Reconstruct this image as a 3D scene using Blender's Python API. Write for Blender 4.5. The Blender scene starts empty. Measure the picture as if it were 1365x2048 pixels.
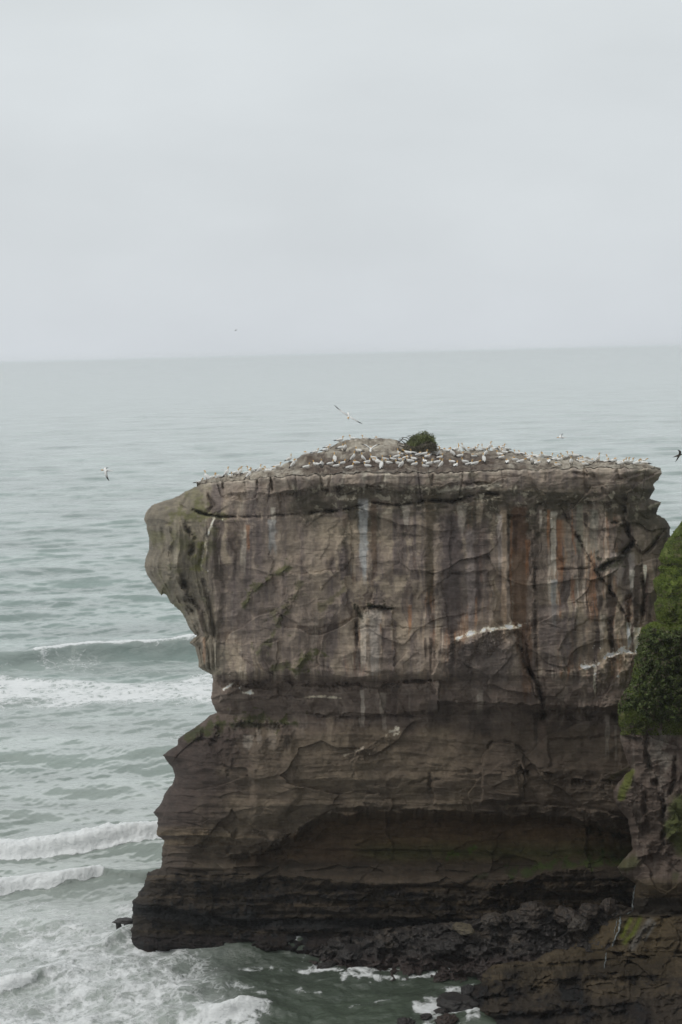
import bpy, math, random
import numpy as np
from math import radians, cos, sin, pi
C = bpy.context.scene

# ---------------------------------------------------------------- camera
W0, H0, F = 1365.0, 2048.0, 2850.0
CAMZ = 62.0
PITCH = math.atan((1024 - 710) / F)
ROLL = radians(1.45)
_r0 = np.array([1, 0, 0.]); _f = np.array([0, cos(PITCH), -sin(PITCH)]); _u0 = np.array([0, sin(PITCH), cos(PITCH)])
_r = cos(ROLL) * _r0 - sin(ROLL) * _u0
_u = sin(ROLL) * _r0 + cos(ROLL) * _u0
cam = bpy.data.cameras.new('camera'); camo = bpy.data.objects.new('camera', cam); C.collection.objects.link(camo)
cam.sensor_fit = 'VERTICAL'; cam.sensor_height = 36.0; cam.lens = 36.0 * F / H0
cam.clip_start = 1.0; cam.clip_end = 200000
from mathutils import Matrix
camo.matrix_world = Matrix(((_r[0], _u[0], -_f[0], 0), (_r[1], _u[1], -_f[1], 0), (_r[2], _u[2], -_f[2], CAMZ), (0, 0, 0, 1)))
C.camera = camo

# ---------------------------------------------------------------- sky, sun, exposure
SUN_EL, SUN_AZ = radians(54), radians(-112)      # azimuth measured from +Y (out to sea) towards +X
w = bpy.data.worlds.new('World'); C.world = w; w.use_nodes = True
nt = w.node_tree; nt.nodes.clear()
def N(t, ty, **k):
    n = t.nodes.new(ty)
    for a, b in k.items(): setattr(n, a, b)
    return n
out = N(nt, 'ShaderNodeOutputWorld'); bg = N(nt, 'ShaderNodeBackground')
sky = N(nt, 'ShaderNodeTexSky'); sky.sky_type = 'NISHITA'; sky.sun_disc = False
sky.sun_elevation = SUN_EL; sky.sun_rotation = SUN_AZ; sky.air_density = 1.0; sky.dust_density = 4.0
tc = N(nt, 'ShaderNodeTexCoord'); sep = N(nt, 'ShaderNodeSeparateXYZ'); nt.links.new(tc.outputs['Generated'], sep.inputs[0])
rz = N(nt, 'ShaderNodeValToRGB'); cr = rz.color_ramp
cr.elements[0].position = 0.0; cr.elements[0].color = (6.6, 7.0, 7.4, 1)
cr.elements[1].position = 1.0; cr.elements[1].color = (7.6, 7.95, 8.1, 1)
e = cr.elements.new(0.10); e.color = (7.0, 7.4, 7.65, 1)
e = cr.elements.new(0.25); e.color = (7.3, 7.7, 7.85, 1)
nt.links.new(sep.outputs['Z'], rz.inputs[0])
# soft cloud texture of the overcast layer
mp = N(nt, 'ShaderNodeMapping'); mp.inputs['Scale'].default_value = (2.2, 2.2, 5.5); mp.inputs['Location'].default_value = (3.1, 0.4, 1.7)
nt.links.new(tc.outputs['Generated'], mp.inputs[0])
nz = N(nt, 'ShaderNodeTexNoise'); nz.inputs['Scale'].default_value = 2.2; nz.inputs['Detail'].default_value = 5; nz.inputs['Roughness'].default_value = 0.5
nt.links.new(mp.outputs[0], nz.inputs['Vector'])
mr = N(nt, 'ShaderNodeMapRange'); mr.inputs['From Min'].default_value = 0.3; mr.inputs['From Max'].default_value = 0.7
mr.inputs['To Min'].default_value = 0.95; mr.inputs['To Max'].default_value = 1.035
nt.links.new(nz.outputs['Fac'], mr.inputs['Value'])
# sky dimmed behind the camera, added to hold down light on the wall
my = N(nt, 'ShaderNodeMapRange'); my.inputs['From Min'].default_value = -0.6; my.inputs['From Max'].default_value = 0.5
my.inputs['To Min'].default_value = 0.84; my.inputs['To Max'].default_value = 1.0
nt.links.new(sep.outputs['Y'], my.inputs['Value'])
m1 = N(nt, 'ShaderNodeMath', operation='MULTIPLY'); nt.links.new(mr.outputs[0], m1.inputs[0]); nt.links.new(my.outputs[0], m1.inputs[1])
sc = N(nt, 'ShaderNodeVectorMath', operation='SCALE'); nt.links.new(rz.outputs[0], sc.inputs[0]); nt.links.new(m1.outputs[0], sc.inputs['Scale'])
mx = N(nt, 'ShaderNodeMix', data_type='RGBA'); mx.inputs['Factor'].default_value = 0.94
nt.links.new(sky.outputs[0], mx.inputs['A']); nt.links.new(sc.outputs[0], mx.inputs['B'])
nt.links.new(mx.outputs['Result'], bg.inputs['Color']); bg.inputs['Strength'].default_value = 0.1
nt.links.new(bg.outputs[0], out.inputs[0])

sl = bpy.data.lights.new('sun', 'SUN'); sl.energy = .9; sl.angle = radians(22); sl.color = (1.0, 0.96, 0.9)
so = bpy.data.objects.new('sun', sl); C.collection.objects.link(so)
from mathutils import Vector
sd = Vector((sin(SUN_AZ) * cos(SUN_EL), cos(SUN_AZ) * cos(SUN_EL), sin(SUN_EL)))
so.rotation_euler = sd.to_track_quat('Z', 'Y').to_euler()
C.view_settings.view_transform = 'Standard'; C.view_settings.look = 'None'; C.view_settings.gamma = 1; C.view_settings.exposure = 0.0
C.view_settings.use_curve_mapping = False
C.cycles.volume_bounces = 3

# ---------------------------------------------------------------- numeric helpers
def ray(u, v):
    """direction through a photo point, scaled so that its Y part is 1"""
    a = (np.asarray(u, float) - W0 / 2) / F; b = (H0 / 2 - np.asarray(v, float)) / F
    d = _f[None] + a.reshape(-1, 1) * _r[None] + b.reshape(-1, 1) * _u[None]
    return d / d[:, 1:2]
def P(u, v, y):
    u = np.asarray(u, float); sh = u.shape
    y = np.broadcast_to(np.asarray(y, float), sh).reshape(-1)
    v = np.broadcast_to(np.asarray(v, float), sh).reshape(-1)
    p = ray(u.reshape(-1), v) * y[:, None]; p[:, 2] += CAMZ
    return p
def P1(u, v, y): return P(np.array([u]), np.array([v]), y)[0]
def to_uv(x, y, z):
    dx, dy, dz = x, y, z - CAMZ
    a = dx * _r[0] + dy * _r[1] + dz * _r[2]; b = dx * _u[0] + dy * _u[1] + dz * _u[2]; c = dx * _f[0] + dy * _f[1] + dz * _f[2]
    return W0 / 2 + F * a / c, H0 / 2 - F * b / c
def sea_pt(u, v):
    d = ray(np.array([u]), np.array([v]))[0]; t = CAMZ / -d[2]
    return d[0] * t, t
rng = np.random.RandomState(7)
_perm = rng.permutation(256).astype(np.int32); _perm = np.concatenate([_perm, _perm, _perm])
_g = rng.normal(size=(256, 3)); _g /= np.linalg.norm(_g, axis=1)[:, None]; _g = _g.astype(np.float32)
def perlin(x, y, z=0.0, seed=0):
    x = np.asarray(x, np.float32) + seed * 17.31; y = np.asarray(y, np.float32) + seed * 5.77
    z = np.broadcast_to(np.asarray(z, np.float32) + seed * 9.13, x.shape)
    xi = np.floor(x); yi = np.floor(y); zi = np.floor(z)
    xf, yf, zf = x - xi, y - yi, z - zi
    xi = xi.astype(np.int32) & 255; yi = yi.astype(np.int32) & 255; zi = zi.astype(np.int32) & 255
    fx = xf * xf * xf * (xf * (xf * 6 - 15) + 10); fy = yf * yf * yf * (yf * (yf * 6 - 15) + 10); fz = zf * zf * zf * (zf * (zf * 6 - 15) + 10)
    def c(i, j, k):
        g = _g[_perm[_perm[_perm[xi + i] + yi + j] + zi + k]]
        return g[..., 0] * (xf - i) + g[..., 1] * (yf - j) + g[..., 2] * (zf - k)
    def L(a, b, t): return a + (b - a) * t
    r = L(L(L(c(0,0,0), c(1,0,0), fx), L(c(0,1,0), c(1,1,0), fx), fy), L(L(c(0,0,1), c(1,0,1), fx), L(c(0,1,1), c(1,1,1), fx), fy), fz)
    return r * 1.6
def fbm(x, y, z=0.0, o=4, seed=0, gain=0.5):
    s = 0; a = 1; t = 0
    x = np.asarray(x, np.float32)
    for i in range(o):
        s = s + a * perlin(x, y, z, seed + i * 3); t += a
        x = x * 2.03; y = y * 2.03; z = z * 2.03; a *= gain
    return s / t
def slabs(x, y, seed=0, tilt=.5):
    '''irregular plates: every cell sits at its own depth and leans its own way'''
    wx = x + perlin(x * .9, y * .9, seed + .3) * .35 + perlin(x * 3.1, y * 3.1, seed + .9) * .09; wy = y + perlin(x * .9, y * .9, seed + 5.3) * .35 + perlin(x * 3.1, y * 3.1, seed + 7.9) * .09
    xi = np.floor(wx).astype(int); yi = np.floor(wy).astype(int)
    bd = np.full(x.shape, 9., np.float32); val = np.zeros(x.shape, np.float32)
    for i in (-1, 0, 1):
        for j in (-1, 0, 1):
            h = _perm[(_perm[(xi + i) & 255] + ((yi + j) & 255) + seed * 7) & 255]
            g = _g[h]; h2 = _perm[h + 31]; g2 = _g[h2]
            px = xi + i + .5 + g[..., 0] * .45; py = yi + j + .5 + g[..., 1] * .45
            ex = wx - px; ey = wy - py; d = ex * ex + ey * ey
            m = d < bd; bd = np.where(m, d, bd); val = np.where(m, g2[..., 2] * .7 + tilt * (g2[..., 0] * ex + g2[..., 1] * ey), val)
    return val
def sst(a, b, x):
    t = np.clip((x - a) / (b - a), 0, 1); return t * t * (3 - 2 * t)
def interp(x, pts):
    pts = sorted(pts); return np.interp(x, [p[0] for p in pts], [p[1] for p in pts])
def seg_dist(U, V, pts, R=1e9):
    """distance to a polyline and signed side (positive = below / right of the drawing direction)"""
    best = np.full(U.shape, 1e6, np.float32); side = np.zeros(U.shape, np.float32); par = np.zeros(U.shape, np.float32)
    n = len(pts) - 1
    for i in range(n):
        (x0, y0), (x1, y1) = pts[i], pts[i + 1]
        dx, dy = x1 - x0, y1 - y0; l2 = dx * dx + dy * dy + 1e-9
        t = np.clip(((U - x0) * dx + (V - y0) * dy) / l2, 0, 1)
        ex = U - (x0 + t * dx); ey = V - (y0 + t * dy); d = np.sqrt(ex * ex + ey * ey)
        m = d < best
        best = np.where(m, d, best); side = np.where(m, np.sign(dx * ey - dy * ex), side); par = np.where(m, (i + t) / n, par)
    return best, side, par
def local(U, V, pts, R):
    xs = [p[0] for p in pts]; ys = [p[1] for p in pts]
    return np.nonzero((U > min(xs) - R) & (U < max(xs) + R) & (V > min(ys) - R) & (V < max(ys) + R))[0]
def inside(U, V, poly):
    r = np.zeros(U.shape, bool); n = len(poly)
    for i in range(n):
        (x0, y0), (x1, y1) = poly[i], poly[(i + 1) % n]
        if y0 == y1: continue
        c = ((y0 > V) != (y1 > V)) & (U < (x1 - x0) * (V - y0) / (y1 - y0) + x0)
        r ^= c
    return r

# ---------------------------------------------------------------- object helpers
def link(o): C.collection.objects.link(o); return o
def tag(o, label=None, cat=None, group=None, kind=None):
    if label: o['label'] = label
    if cat: o['category'] = cat
    if group: o['group'] = group
    if kind: o['kind'] = kind
    return o
def mesh(name, verts, faces, mat=None, col=None, smooth=True, parent=None, attrs=None):
    me = bpy.data.meshes.new(name)
    verts = np.asarray(verts, np.float32)
    if isinstance(faces, np.ndarray):
        k = faces.shape[1]; nf = len(faces)
        me.vertices.add(len(verts)); me.vertices.foreach_set('co', verts.ravel())
        me.loops.add(nf * k); me.loops.foreach_set('vertex_index', faces.astype(np.int32).ravel())
        me.polygons.add(nf); me.polygons.foreach_set('loop_start', np.arange(0, nf * k, k, dtype=np.int32))
        me.polygons.foreach_set('loop_total', np.full(nf, k, np.int32))
        me.update(calc_edges=True)
    else:
        me.from_pydata([tuple(v) for v in verts.tolist()], [], faces)
    if smooth: me.polygons.foreach_set('use_smooth', np.ones(len(me.polygons), bool))
    if col is not None:
        a = me.color_attributes.new('Col', 'FLOAT_COLOR', 'POINT')
        c = np.ones((len(verts), 4), np.float32); c[:, :3] = col; a.data.foreach_set('color', c.ravel())
    for k, arr in (attrs or {}).items():
        a = me.attributes.new(k, 'FLOAT', 'POINT'); a.data.foreach_set('value', np.asarray(arr, np.float32))
    me.update()
    o = bpy.data.objects.new(name, me); link(o)
    if mat: me.materials.append(mat)
    if parent: o.parent = parent
    return o
def empty(name, loc, rot=(0, 0, 0)):
    o = bpy.data.objects.new(name, None); link(o); o.location = loc; o.rotation_euler = rot; return o
def newmat(name):
    m = bpy.data.materials.new(name); m.use_nodes = True; t = m.node_tree; return m, t, t.nodes['Principled BSDF']
def rock_material(name, rough=0.85, bump=0.5, fine=3.0, spec=0.3):
    m, t, b = newmat(name)
    a = N(t, 'ShaderNodeVertexColor', layer_name='Col')
    tc = N(t, 'ShaderNodeTexCoord')
    n1 = N(t, 'ShaderNodeTexNoise'); n1.inputs['Scale'].default_value = fine * .35; n1.inputs['Detail'].default_value = 10; n1.inputs['Roughness'].default_value = 0.6
    mp = N(t, 'ShaderNodeMapping'); mp.inputs['Scale'].default_value = (0.35, 0.35, 2.2)
    n2 = N(t, 'ShaderNodeTexNoise'); n2.inputs['Scale'].default_value = 2.4; n2.inputs['Detail'].default_value = 7; n2.inputs['Roughness'].default_value = 0.6
    t.links.new(tc.outputs['Object'], n1.inputs['Vector']); t.links.new(tc.outputs['Object'], mp.inputs[0]); t.links.new(mp.outputs[0], n2.inputs['Vector'])
    r = N(t, 'ShaderNodeMapRange'); r.inputs['From Min'].default_value = 0.3; r.inputs['From Max'].default_value = 0.7; r.inputs['To Min'].default_value = 0.78; r.inputs['To Max'].default_value = 1.22
    t.links.new(n1.outputs['Fac'], r.inputs['Value'])
    r2 = N(t, 'ShaderNodeMapRange'); r2.inputs['From Min'].default_value = 0.3; r2.inputs['From Max'].default_value = 0.7; r2.inputs['To Min'].default_value = 0.86; r2.inputs['To Max'].default_value = 1.14
    t.links.new(n2.outputs['Fac'], r2.inputs['Value'])
    mm = N(t, 'ShaderNodeMath', operation='MULTIPLY'); t.links.new(r.outputs[0], mm.inputs[0]); t.links.new(r2.outputs[0], mm.inputs[1])
    s = N(t, 'ShaderNodeVectorMath', operation='SCALE'); t.links.new(a.outputs['Color'], s.inputs[0]); t.links.new(mm.outputs[0], s.inputs['Scale'])
    t.links.new(s.outputs[0], b.inputs['Base Color'])
    ad = N(t, 'ShaderNodeMath', operation='ADD'); t.links.new(n1.outputs['Fac'], ad.inputs[0]); t.links.new(n2.outputs['Fac'], ad.inputs[1])
    bp = N(t, 'ShaderNodeBump'); bp.inputs['Strength'].default_value = bump; bp.inputs['Distance'].default_value = 0.25
    t.links.new(ad.outputs[0], bp.inputs['Height']); t.links.new(bp.outputs[0], b.inputs['Normal'])
    b.inputs['Roughness'].default_value = rough; b.inputs['Specular IOR Level'].default_value = spec
    return m
def mixc(col, c, m):
    m = np.clip(m, 0, 1)[:, None]; return col * (1 - m) + np.array(c, np.float32)[None] * m

# ================================================================ SEA STACK
LEFT = [(400,968),(370,983),(345,997),(322,1003),(303,1011),(292,1023),(286,1040),(293,1052),(297,1075),(299,1098),(291,1116),(289,1132),(292,1147),(302,1162),
        (312,1177),(323,1193),(327,1188),(333,1191),(341,1206),(360,1222),(371,1240),(380,1259),(389,1270),(394,1271),(377,1285),(390,1295),(395,1313),
        (398,1335),(406,1341),(423,1351),(425,1359),(422,1396),(430,1420),(434,1424),(420,1430),(400,1447),(372,1466),(356,1477),(354,1489),
        (325,1510),(333,1523),(345,1534),(350,1552),(344,1568),(330,1585),(322,1608),(306,1625),(313,1636),(316,1654),(312,1670),(328,1683),
        (322,1702),(324,1718),(319,1737),(294,1743),(290,1760),(285,1773),(266,1802),(263,1842),(262,1860),(262,1960)]
RIGHT = [(1323,937),(1324,947),(1317,960),(1309,970),(1311,978),(1301,997),(1324,1003),(1314,1028),(1331,1036),(1341,1053),(1342,1075),(1352,1120),(1362,1200),(1372,1400),(1380,1700),(1390,1960)]
RIM = [(400,968),(440,962),(470,959),(500,957),(545,951),(600,948),(660,945),(740,942),(800,943),(900,942),(960,940),(1010,937),(1080,935),(1150,934),(1230,933),(1290,934),(1323,937)]
SKYL = [(392,970),(400,965),(420,962),(450,957),(500,947),(540,940),(560,934),(575,927),(595,920),(606,912),(625,908),(645,904),(652,896),(680,890),(700,887),(735,885),(770,884),(800,885),
        (830,893),(880,901),(920,904),(980,904),(1030,905),(1050,911),(1080,914),(1120,918),(1160,920),(1200,925),(1250,928),(1290,932),(1323,938)]
def jitter_line(pts, step=5, amp=1.2, seed=1):
    o = []
    for i in range(len(pts) - 1):
        (x0, y0), (x1, y1) = pts[i], pts[i + 1]
        n = max(1, int(math.hypot(x1 - x0, y1 - y0) / step))
        for k in range(n): o.append((x0 + (x1 - x0) * k / n, y0 + (y1 - y0) * k / n))
    o.append(pts[-1]); a = np.array(o)
    nx = fbm(a[:, 0] * .08, a[:, 1] * .08, 0.5, 3, seed) * amp * 2; ny = fbm(a[:, 0] * .08, a[:, 1] * .08, 7.5, 3, seed + 2) * amp * 2
    if seed == 9: ny = np.abs(ny) * 1.5 - 1.0 + np.abs(np.round(perlin(a[:, 0] * .035, a[:, 0] * 0, 3.3, 6) * 3.2)) * 1.5 + np.abs(np.round(perlin(a[:, 0] * .11, a[:, 0] * 0, 5.3, 6) * 2.2)) * .9; nx = nx * 0
    return [(float(p[0] + q), float(p[1] + r)) for p, q, r in zip(a, nx, ny)]
LEFTj = jitter_line(LEFT[:47], 6, 1.3, 1) + jitter_line(LEFT[47:], 4, 3.2, 2); RIGHTj = jitter_line(RIGHT, 6, 1.3, 4); RIMj = jitter_line(RIM, 4, 1.9, 9)
POLY = LEFTj[::-1] + RIMj[1:-1] + RIGHTj

CU = [430, 600, 800, 1000, 1200, 1350]
CT = [(930, [0.2,0,0,0,1,2]), (945, [0,-.3,-.3,-.2,.8,2]), (975,[0,-.3,-.3,-.2,.8,2]), (1030, [.7,.5,.3,.3,1,2]), (1120,[1.2,.5,.1,.5,1,2]), (1200, [1.2,.3,.2,.6,.8,2]), (1340, [1.2,0,.0,.3,.8,2]),
      (1350,[1.4,.2,.1,.3,.8,2]), (1362, [3.0,3.0,2.2,.9,1.0,2]), (1412, [2.4,2.4,2.0,1.0,1.2,2.4]), (1430,[2.6,2.8,2.6,2.4,3.0,4.5]), (1445, [1.4, 1.0,1.7,2.6,2.8,3.8]), (1480, [0,-.2,1.0,1.8,2.4,3.4]),
      (1560, [-.6,-.8,-.2,.4,1.6,3]), (1612, [-.6,-.5,.2,.8,1.8,3.2]), (1660, [-.3,.8,1.5,2.0,2.4,4]), (1700, [0,1.5,2,2.4,2.6,4]),
      (1742, [.4,.6,.8,1.5,1.5,3]), (1752, [-.9,-.6,-.4,0.2,.6,2]), (1800, [-1.8,-1.6,-1.4,-.6,0.2,1]), (1835,[-2.2,-2.1,-1.8,-1.2,-.5,0.5]), (1850,[-1.9,-1.8,-1.5,-1.0,-.5,0.5]), (1893, [-2.7,-3.0,-3.0,-2.4,-1,0]), (1970,[-3.3,-3.6,-3.4,-2.8,-1.2,0])]
def table(U, V, CU, CT):
    vs = [r[0] for r in CT]; cols = np.array([r[1] for r in CT])
    per = [np.interp(V, vs, cols[:, j]) for j in range(len(CU))]
    x = np.interp(U, CU, range(len(CU))); i = np.clip(x.astype(int), 0, len(CU) - 2); f = x - i; f = f * f * (3 - 2 * f)
    per = np.array(per); idx = np.arange(len(U))
    return per[i, idx] * (1 - f) + per[i + 1, idx] * f

# (polyline, kind, amp, width)   'lip' = overhanging edge, 'crack' = groove, 'ridge' = raised spine
FEATS = [
 ([(400,1352),(450,1357),(500,1359),(545,1351),(585,1362),(640,1367),(700,1361),(760,1372),(815,1357),(880,1361)], 'lip', .7, 12),
 ([(360,1010),(400,1026),(440,1033),(500,1034),(560,1030),(620,1026),(680,1022),(740,1004),(800,1012),(850,1000),(905,1004),(960,985),(1010,990)], 'crack', .75, 3.0),
 ([(1010,1008),(1060,1012),(1100,1000),(1150,1004),(1200,1003),(1245,1010)], 'lip', .45, 10),
 ([(440,990),(490,985),(540,988),(600,979),(650,976),(700,968),(760,972),(830,984),(880,976),(900,966),(960,962),(1005,968)], 'lip', .55, 9),
 ([(430,1284),(480,1286),(520,1286),(560,1282)], 'lip', .25, 5),
 ([(600,1255),(700,1256),(760,1252),(850,1258),(900,1252)], 'crack', .18, 2),
 ([(680,1070),(740,1068),(800,1072),(870,1070)], 'crack', .15, 2),
 ([(880,1148),(930,1146),(1000,1140)], 'crack', .2, 2),
 ([(960,1175),(1000,1168)], 'crack', .2, 2),
 ([(1060,1136),(1110,1140),(1160,1138),(1200,1132)], 'crack', .22, 2),
 ([(1065,1200),(1130,1206),(1200,1204)], 'crack', .15, 2),
 ([(1050,1340),(1130,1342),(1190,1334)], 'lip', .25, 5),
 ([(880,1280),(920,1278),(950,1266),(985,1257),(1038,1256)], 'shelf', .9, 30),
 ([(1036,1262),(1038,1290),(1050,1330),(1075,1370),(1085,1410),(1088,1445)], 'crack', .9, 5),
 ([(1062,1060),(1070,1150),(1072,1260),(1076,1340),(1080,1400)], 'crack', .5, 4),
 ([(1144,1053),(1174,1107),(1192,1142),(1217,1176),(1238,1206),(1257,1240),(1265,1283)], 'crack', .8, 3.5),
 ([(1120,1010),(1144,1053)], 'crack', .5, 3),
 ([(1192,1143),(1215,1128),(1240,1112),(1262,1090),(1268,1080),(1256,1062),(1256,1035),(1250,1010),(1258,985)], 'crack', 1.0, 4.5),
 ([(1265,1090),(1275,1100),(1285,1108),(1300,1098),(1314,1080),(1328,1062)], 'crack', .7, 3),
 ([(1204,1062),(1216,1048),(1230,1046),(1240,1050)], 'crack', .35, 2.5),
 ([(1276,1090),(1283,1110),(1287,1150),(1290,1200),(1285,1250)], 'crack', .6, 4),
 ([(1218,1160),(1222,1190),(1220,1240),(1226,1300)], 'crack', .6, 5),
 ([(1265,1185),(1255,1200),(1262,1250)], 'crack', .5, 5),
 ([(1170,1334),(1200,1330),(1215,1312),(1240,1306),(1278,1304)], 'shelf', .9, 24),
 ([(726,1214),(745,1211),(785,1216)], 'lip', .8, 14),
 ([(716,1215),(713,1260),(717,1310)], 'crack', .6, 4),
 ([(620,1431),(680,1434),(735,1432),(780,1428),(870,1432),(960,1412),(1060,1420)], 'lip', .35, 8),
 ([(1060,1422),(1120,1418),(1180,1417),(1215,1421),(1245,1428)], 'lip', .9, 12),
 ([(550,1391),(600,1393),(670,1396),(720,1393)], 'shelf', .5, 16),
 ([(452,1376),(470,1364)], 'ridge', .35, 4),
 ([(862,1545),(861,1590),(866,1608)], 'crack', .45, 4),
 ([(965,1530),(968,1505),(985,1485),(1005,1480),(1030,1488),(1048,1506),(1042,1540)], 'crack', .35, 3),
 ([(935,1550),(955,1535),(985,1520)], 'crack', .25, 3),
 ([(720,1570),(790,1574),(850,1562),(960,1552),(1040,1545)], 'crack', .25, 3),
 ([(800,1520),(860,1528),(930,1535)], 'lip', .15, 6),
 ([(690,1510),(715,1502),(745,1488),(780,1462)], 'shelf', .6, 14),
 ([(1040,1515),(1045,1540),(1100,1545),(1160,1560),(1240,1562)], 'lip', .7, 12),
 ([(1000,1613),(1050,1610),(1130,1613),(1200,1622),(1262,1642)], 'shelf', .7, 10),
 ([(640,1622),(700,1616),(735,1614),(800,1618),(880,1622),(980,1625),(1060,1622)], 'lip', .5, 10),
 ([(330,1672),(400,1672),(460,1676),(500,1690)], 'lip', .5, 10),
 ([(450,1714),(520,1700),(560,1680),(600,1655),(640,1632)], 'lip', .8, 16),
 ([(460,1502),(455,1530),(458,1560)], 'crack', .4, 5),
 ([(462,1535),(462,1510),(475,1500)], 'ridge', .3, 4),
 ([(553,1702),(550,1740)], 'crack', .5, 5),
 ([(474,1655),(466,1690),(452,1710)], 'crack', .3, 4),
 ([(386,1478),(400,1473),(440,1482),(470,1478)], 'lip', .3, 8),
 ([(380,1466),(420,1452),(460,1441),(500,1437),(540,1439),(590,1446)], 'shelf', .9, 18),
 ([(490,1213),(500,1190),(522,1168),(550,1150),(582,1134)], 'ridge', .55, 6),
 ([(548,1225),(580,1205),(592,1190),(600,1168)], 'ridge', .5, 6),
 ([(500,1312),(520,1290),(545,1270),(558,1235),(575,1222),(598,1190)], 'ridge', .45, 6),
 ([(540,1335),(560,1325),(600,1320)], 'ridge', .4, 5),
 ([(590,1340),(605,1320),(635,1308)], 'ridge', .6, 8),
 ([(640,1218),(665,1205),(688,1178)], 'ridge', .4, 6),
 ([(652,1262),(668,1230),(690,1190)], 'ridge', .3, 5),
 ([(366,1040),(378,1062),(388,1075),(386,1100),(376,1125)], 'crack', .8, 6),
 ([(365,1150),(372,1190),(395,1215),(408,1235)], 'crack', 1.2, 12),
 ([(428,1035),(415,1072),(404,1110),(402,1140),(416,1190),(424,1240),(428,1275)], 'crack', .5, 5),
 ([(385,1140),(400,1190),(415,1230),(425,1275)], 'ridge', .5, 6),
 ([(330,1030),(345,1080),(335,1110),(345,1150),(360,1190),(385,1230),(400,1262)], 'ridge', .6, 10),
 ([(405,1280),(412,1310),(430,1335),(455,1352)], 'ridge', .4, 6),
 ([(395,1275),(405,1300),(420,1330)], 'crack', .4, 6),
 ([(445,962),(448,985)], 'crack', .5, 3), ([(488,960),(492,985)], 'crack', .6, 4), ([(514,957),(516,985)], 'crack', .4, 2.5), ([(542,952),(546,985)], 'crack', .6, 3),
 ([(572,953),(582,982)], 'crack', .4, 3), ([(605,950),(608,978)], 'crack', .5, 3), ([(380,985),(365,1010)], 'crack', .5, 3), ([(640,948),(645,975)], 'crack', .4, 3),
 ([(415,985),(428,1010),(410,1030)], 'crack', .5, 4), ([(555,985),(562,1010),(566,1028)], 'crack', .3, 2.5),
 ([(770,945),(768,970)], 'crack', .4, 3), ([(865,945),(862,975)], 'crack', .4, 3), ([(1003,942),(1006,962)], 'crack', .6, 3), ([(1090,940),(1094,965)], 'crack', .4, 3),
 ([(1232,938),(1240,958),(1262,950),(1290,945)], 'crack', .6, 4), ([(1185,945),(1210,985),(1222,1005)], 'crack', .5, 4),
 ([(1135,945),(1180,950),(1215,975)], 'crack', .3, 3), ([(1270,1000),(1280,1030),(1300,1040)], 'crack', .3, 3),
 ([(330,1745),(400,1752),(480,1748),(515,1746)], 'lip', .4, 6), ([(480,1762),(560,1752),(640,1756),(700,1766),(770,1772)], 'lip', .4, 6),
 ([(300,1764),(340,1772),(390,1775)], 'lip', .4, 6), ([(700,1775),(800,1782),(900,1790),(1050,1800),(1130,1812)], 'shelf', .6, 10),
 ([(960,1782),(1000,1765),(1050,1762),(1085,1745),(1130,1738),(1165,1735),(1190,1752)], 'shelf', .9, 16),
 ([(1180,1775),(1220,1762),(1262,1768)], 'shelf', .8, 14),
 ([(270,1808),(330,1812),(400,1828),(480,1842),(560,1838),(700,1832)], 'lip', .4, 10),
]
def apply_feats(U, V, dep, feats, seed=3):
    ju = fbm(U * .07, V * .07, 1.3, 3, seed) * 7; jv = fbm(U * .07, V * .07, 5.1, 3, seed + 1) * 7
    for pts, kind, amp, wd in feats:
        ix = local(U, V, pts, wd * 5 + 12)
        if not len(ix): continue
        d, s, t = seg_dist(U[ix] + ju[ix] * .6, V[ix] + jv[ix] * .6, pts)
        endf = np.clip(np.minimum(t, 1 - t) * len(pts) * 1.6 + .15, 0, 1)
        mod = np.clip(.62 + 2.0 * perlin(U[ix] * .045, V[ix] * .045, amp * 9, 77) + .5 * perlin(U[ix] * .2, V[ix] * .2, 3, 78), .0, 1.6) * endf
        if kind == 'crack': e = amp * np.exp(-(d / wd) ** 2)
        elif kind == 'ridge': e = -amp * np.exp(-d / wd)
        elif kind == 'lip': e = np.where(s > 0, amp * np.exp(-d / (wd * 1.3)), -amp * .45 * np.exp(-d / wd)); 
        else: e = np.where(s > 0, -amp * np.exp(-d / (wd * 1.6)), amp * .25 * np.exp(-d / wd))
        if kind in ('lip', 'shelf'):
            sm = sst(-1.5, 1.5, d * s)
            if kind == 'lip': e = sm * amp * np.exp(-d / (wd * 1.3)) - (1 - sm) * amp * .45 * np.exp(-d / wd)
            else: e = -sm * amp * np.exp(-d / (wd * 1.8)) + (1 - sm) * amp * .2 * np.exp(-d / wd)
        dep[ix] += e * mod
    return dep

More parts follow.
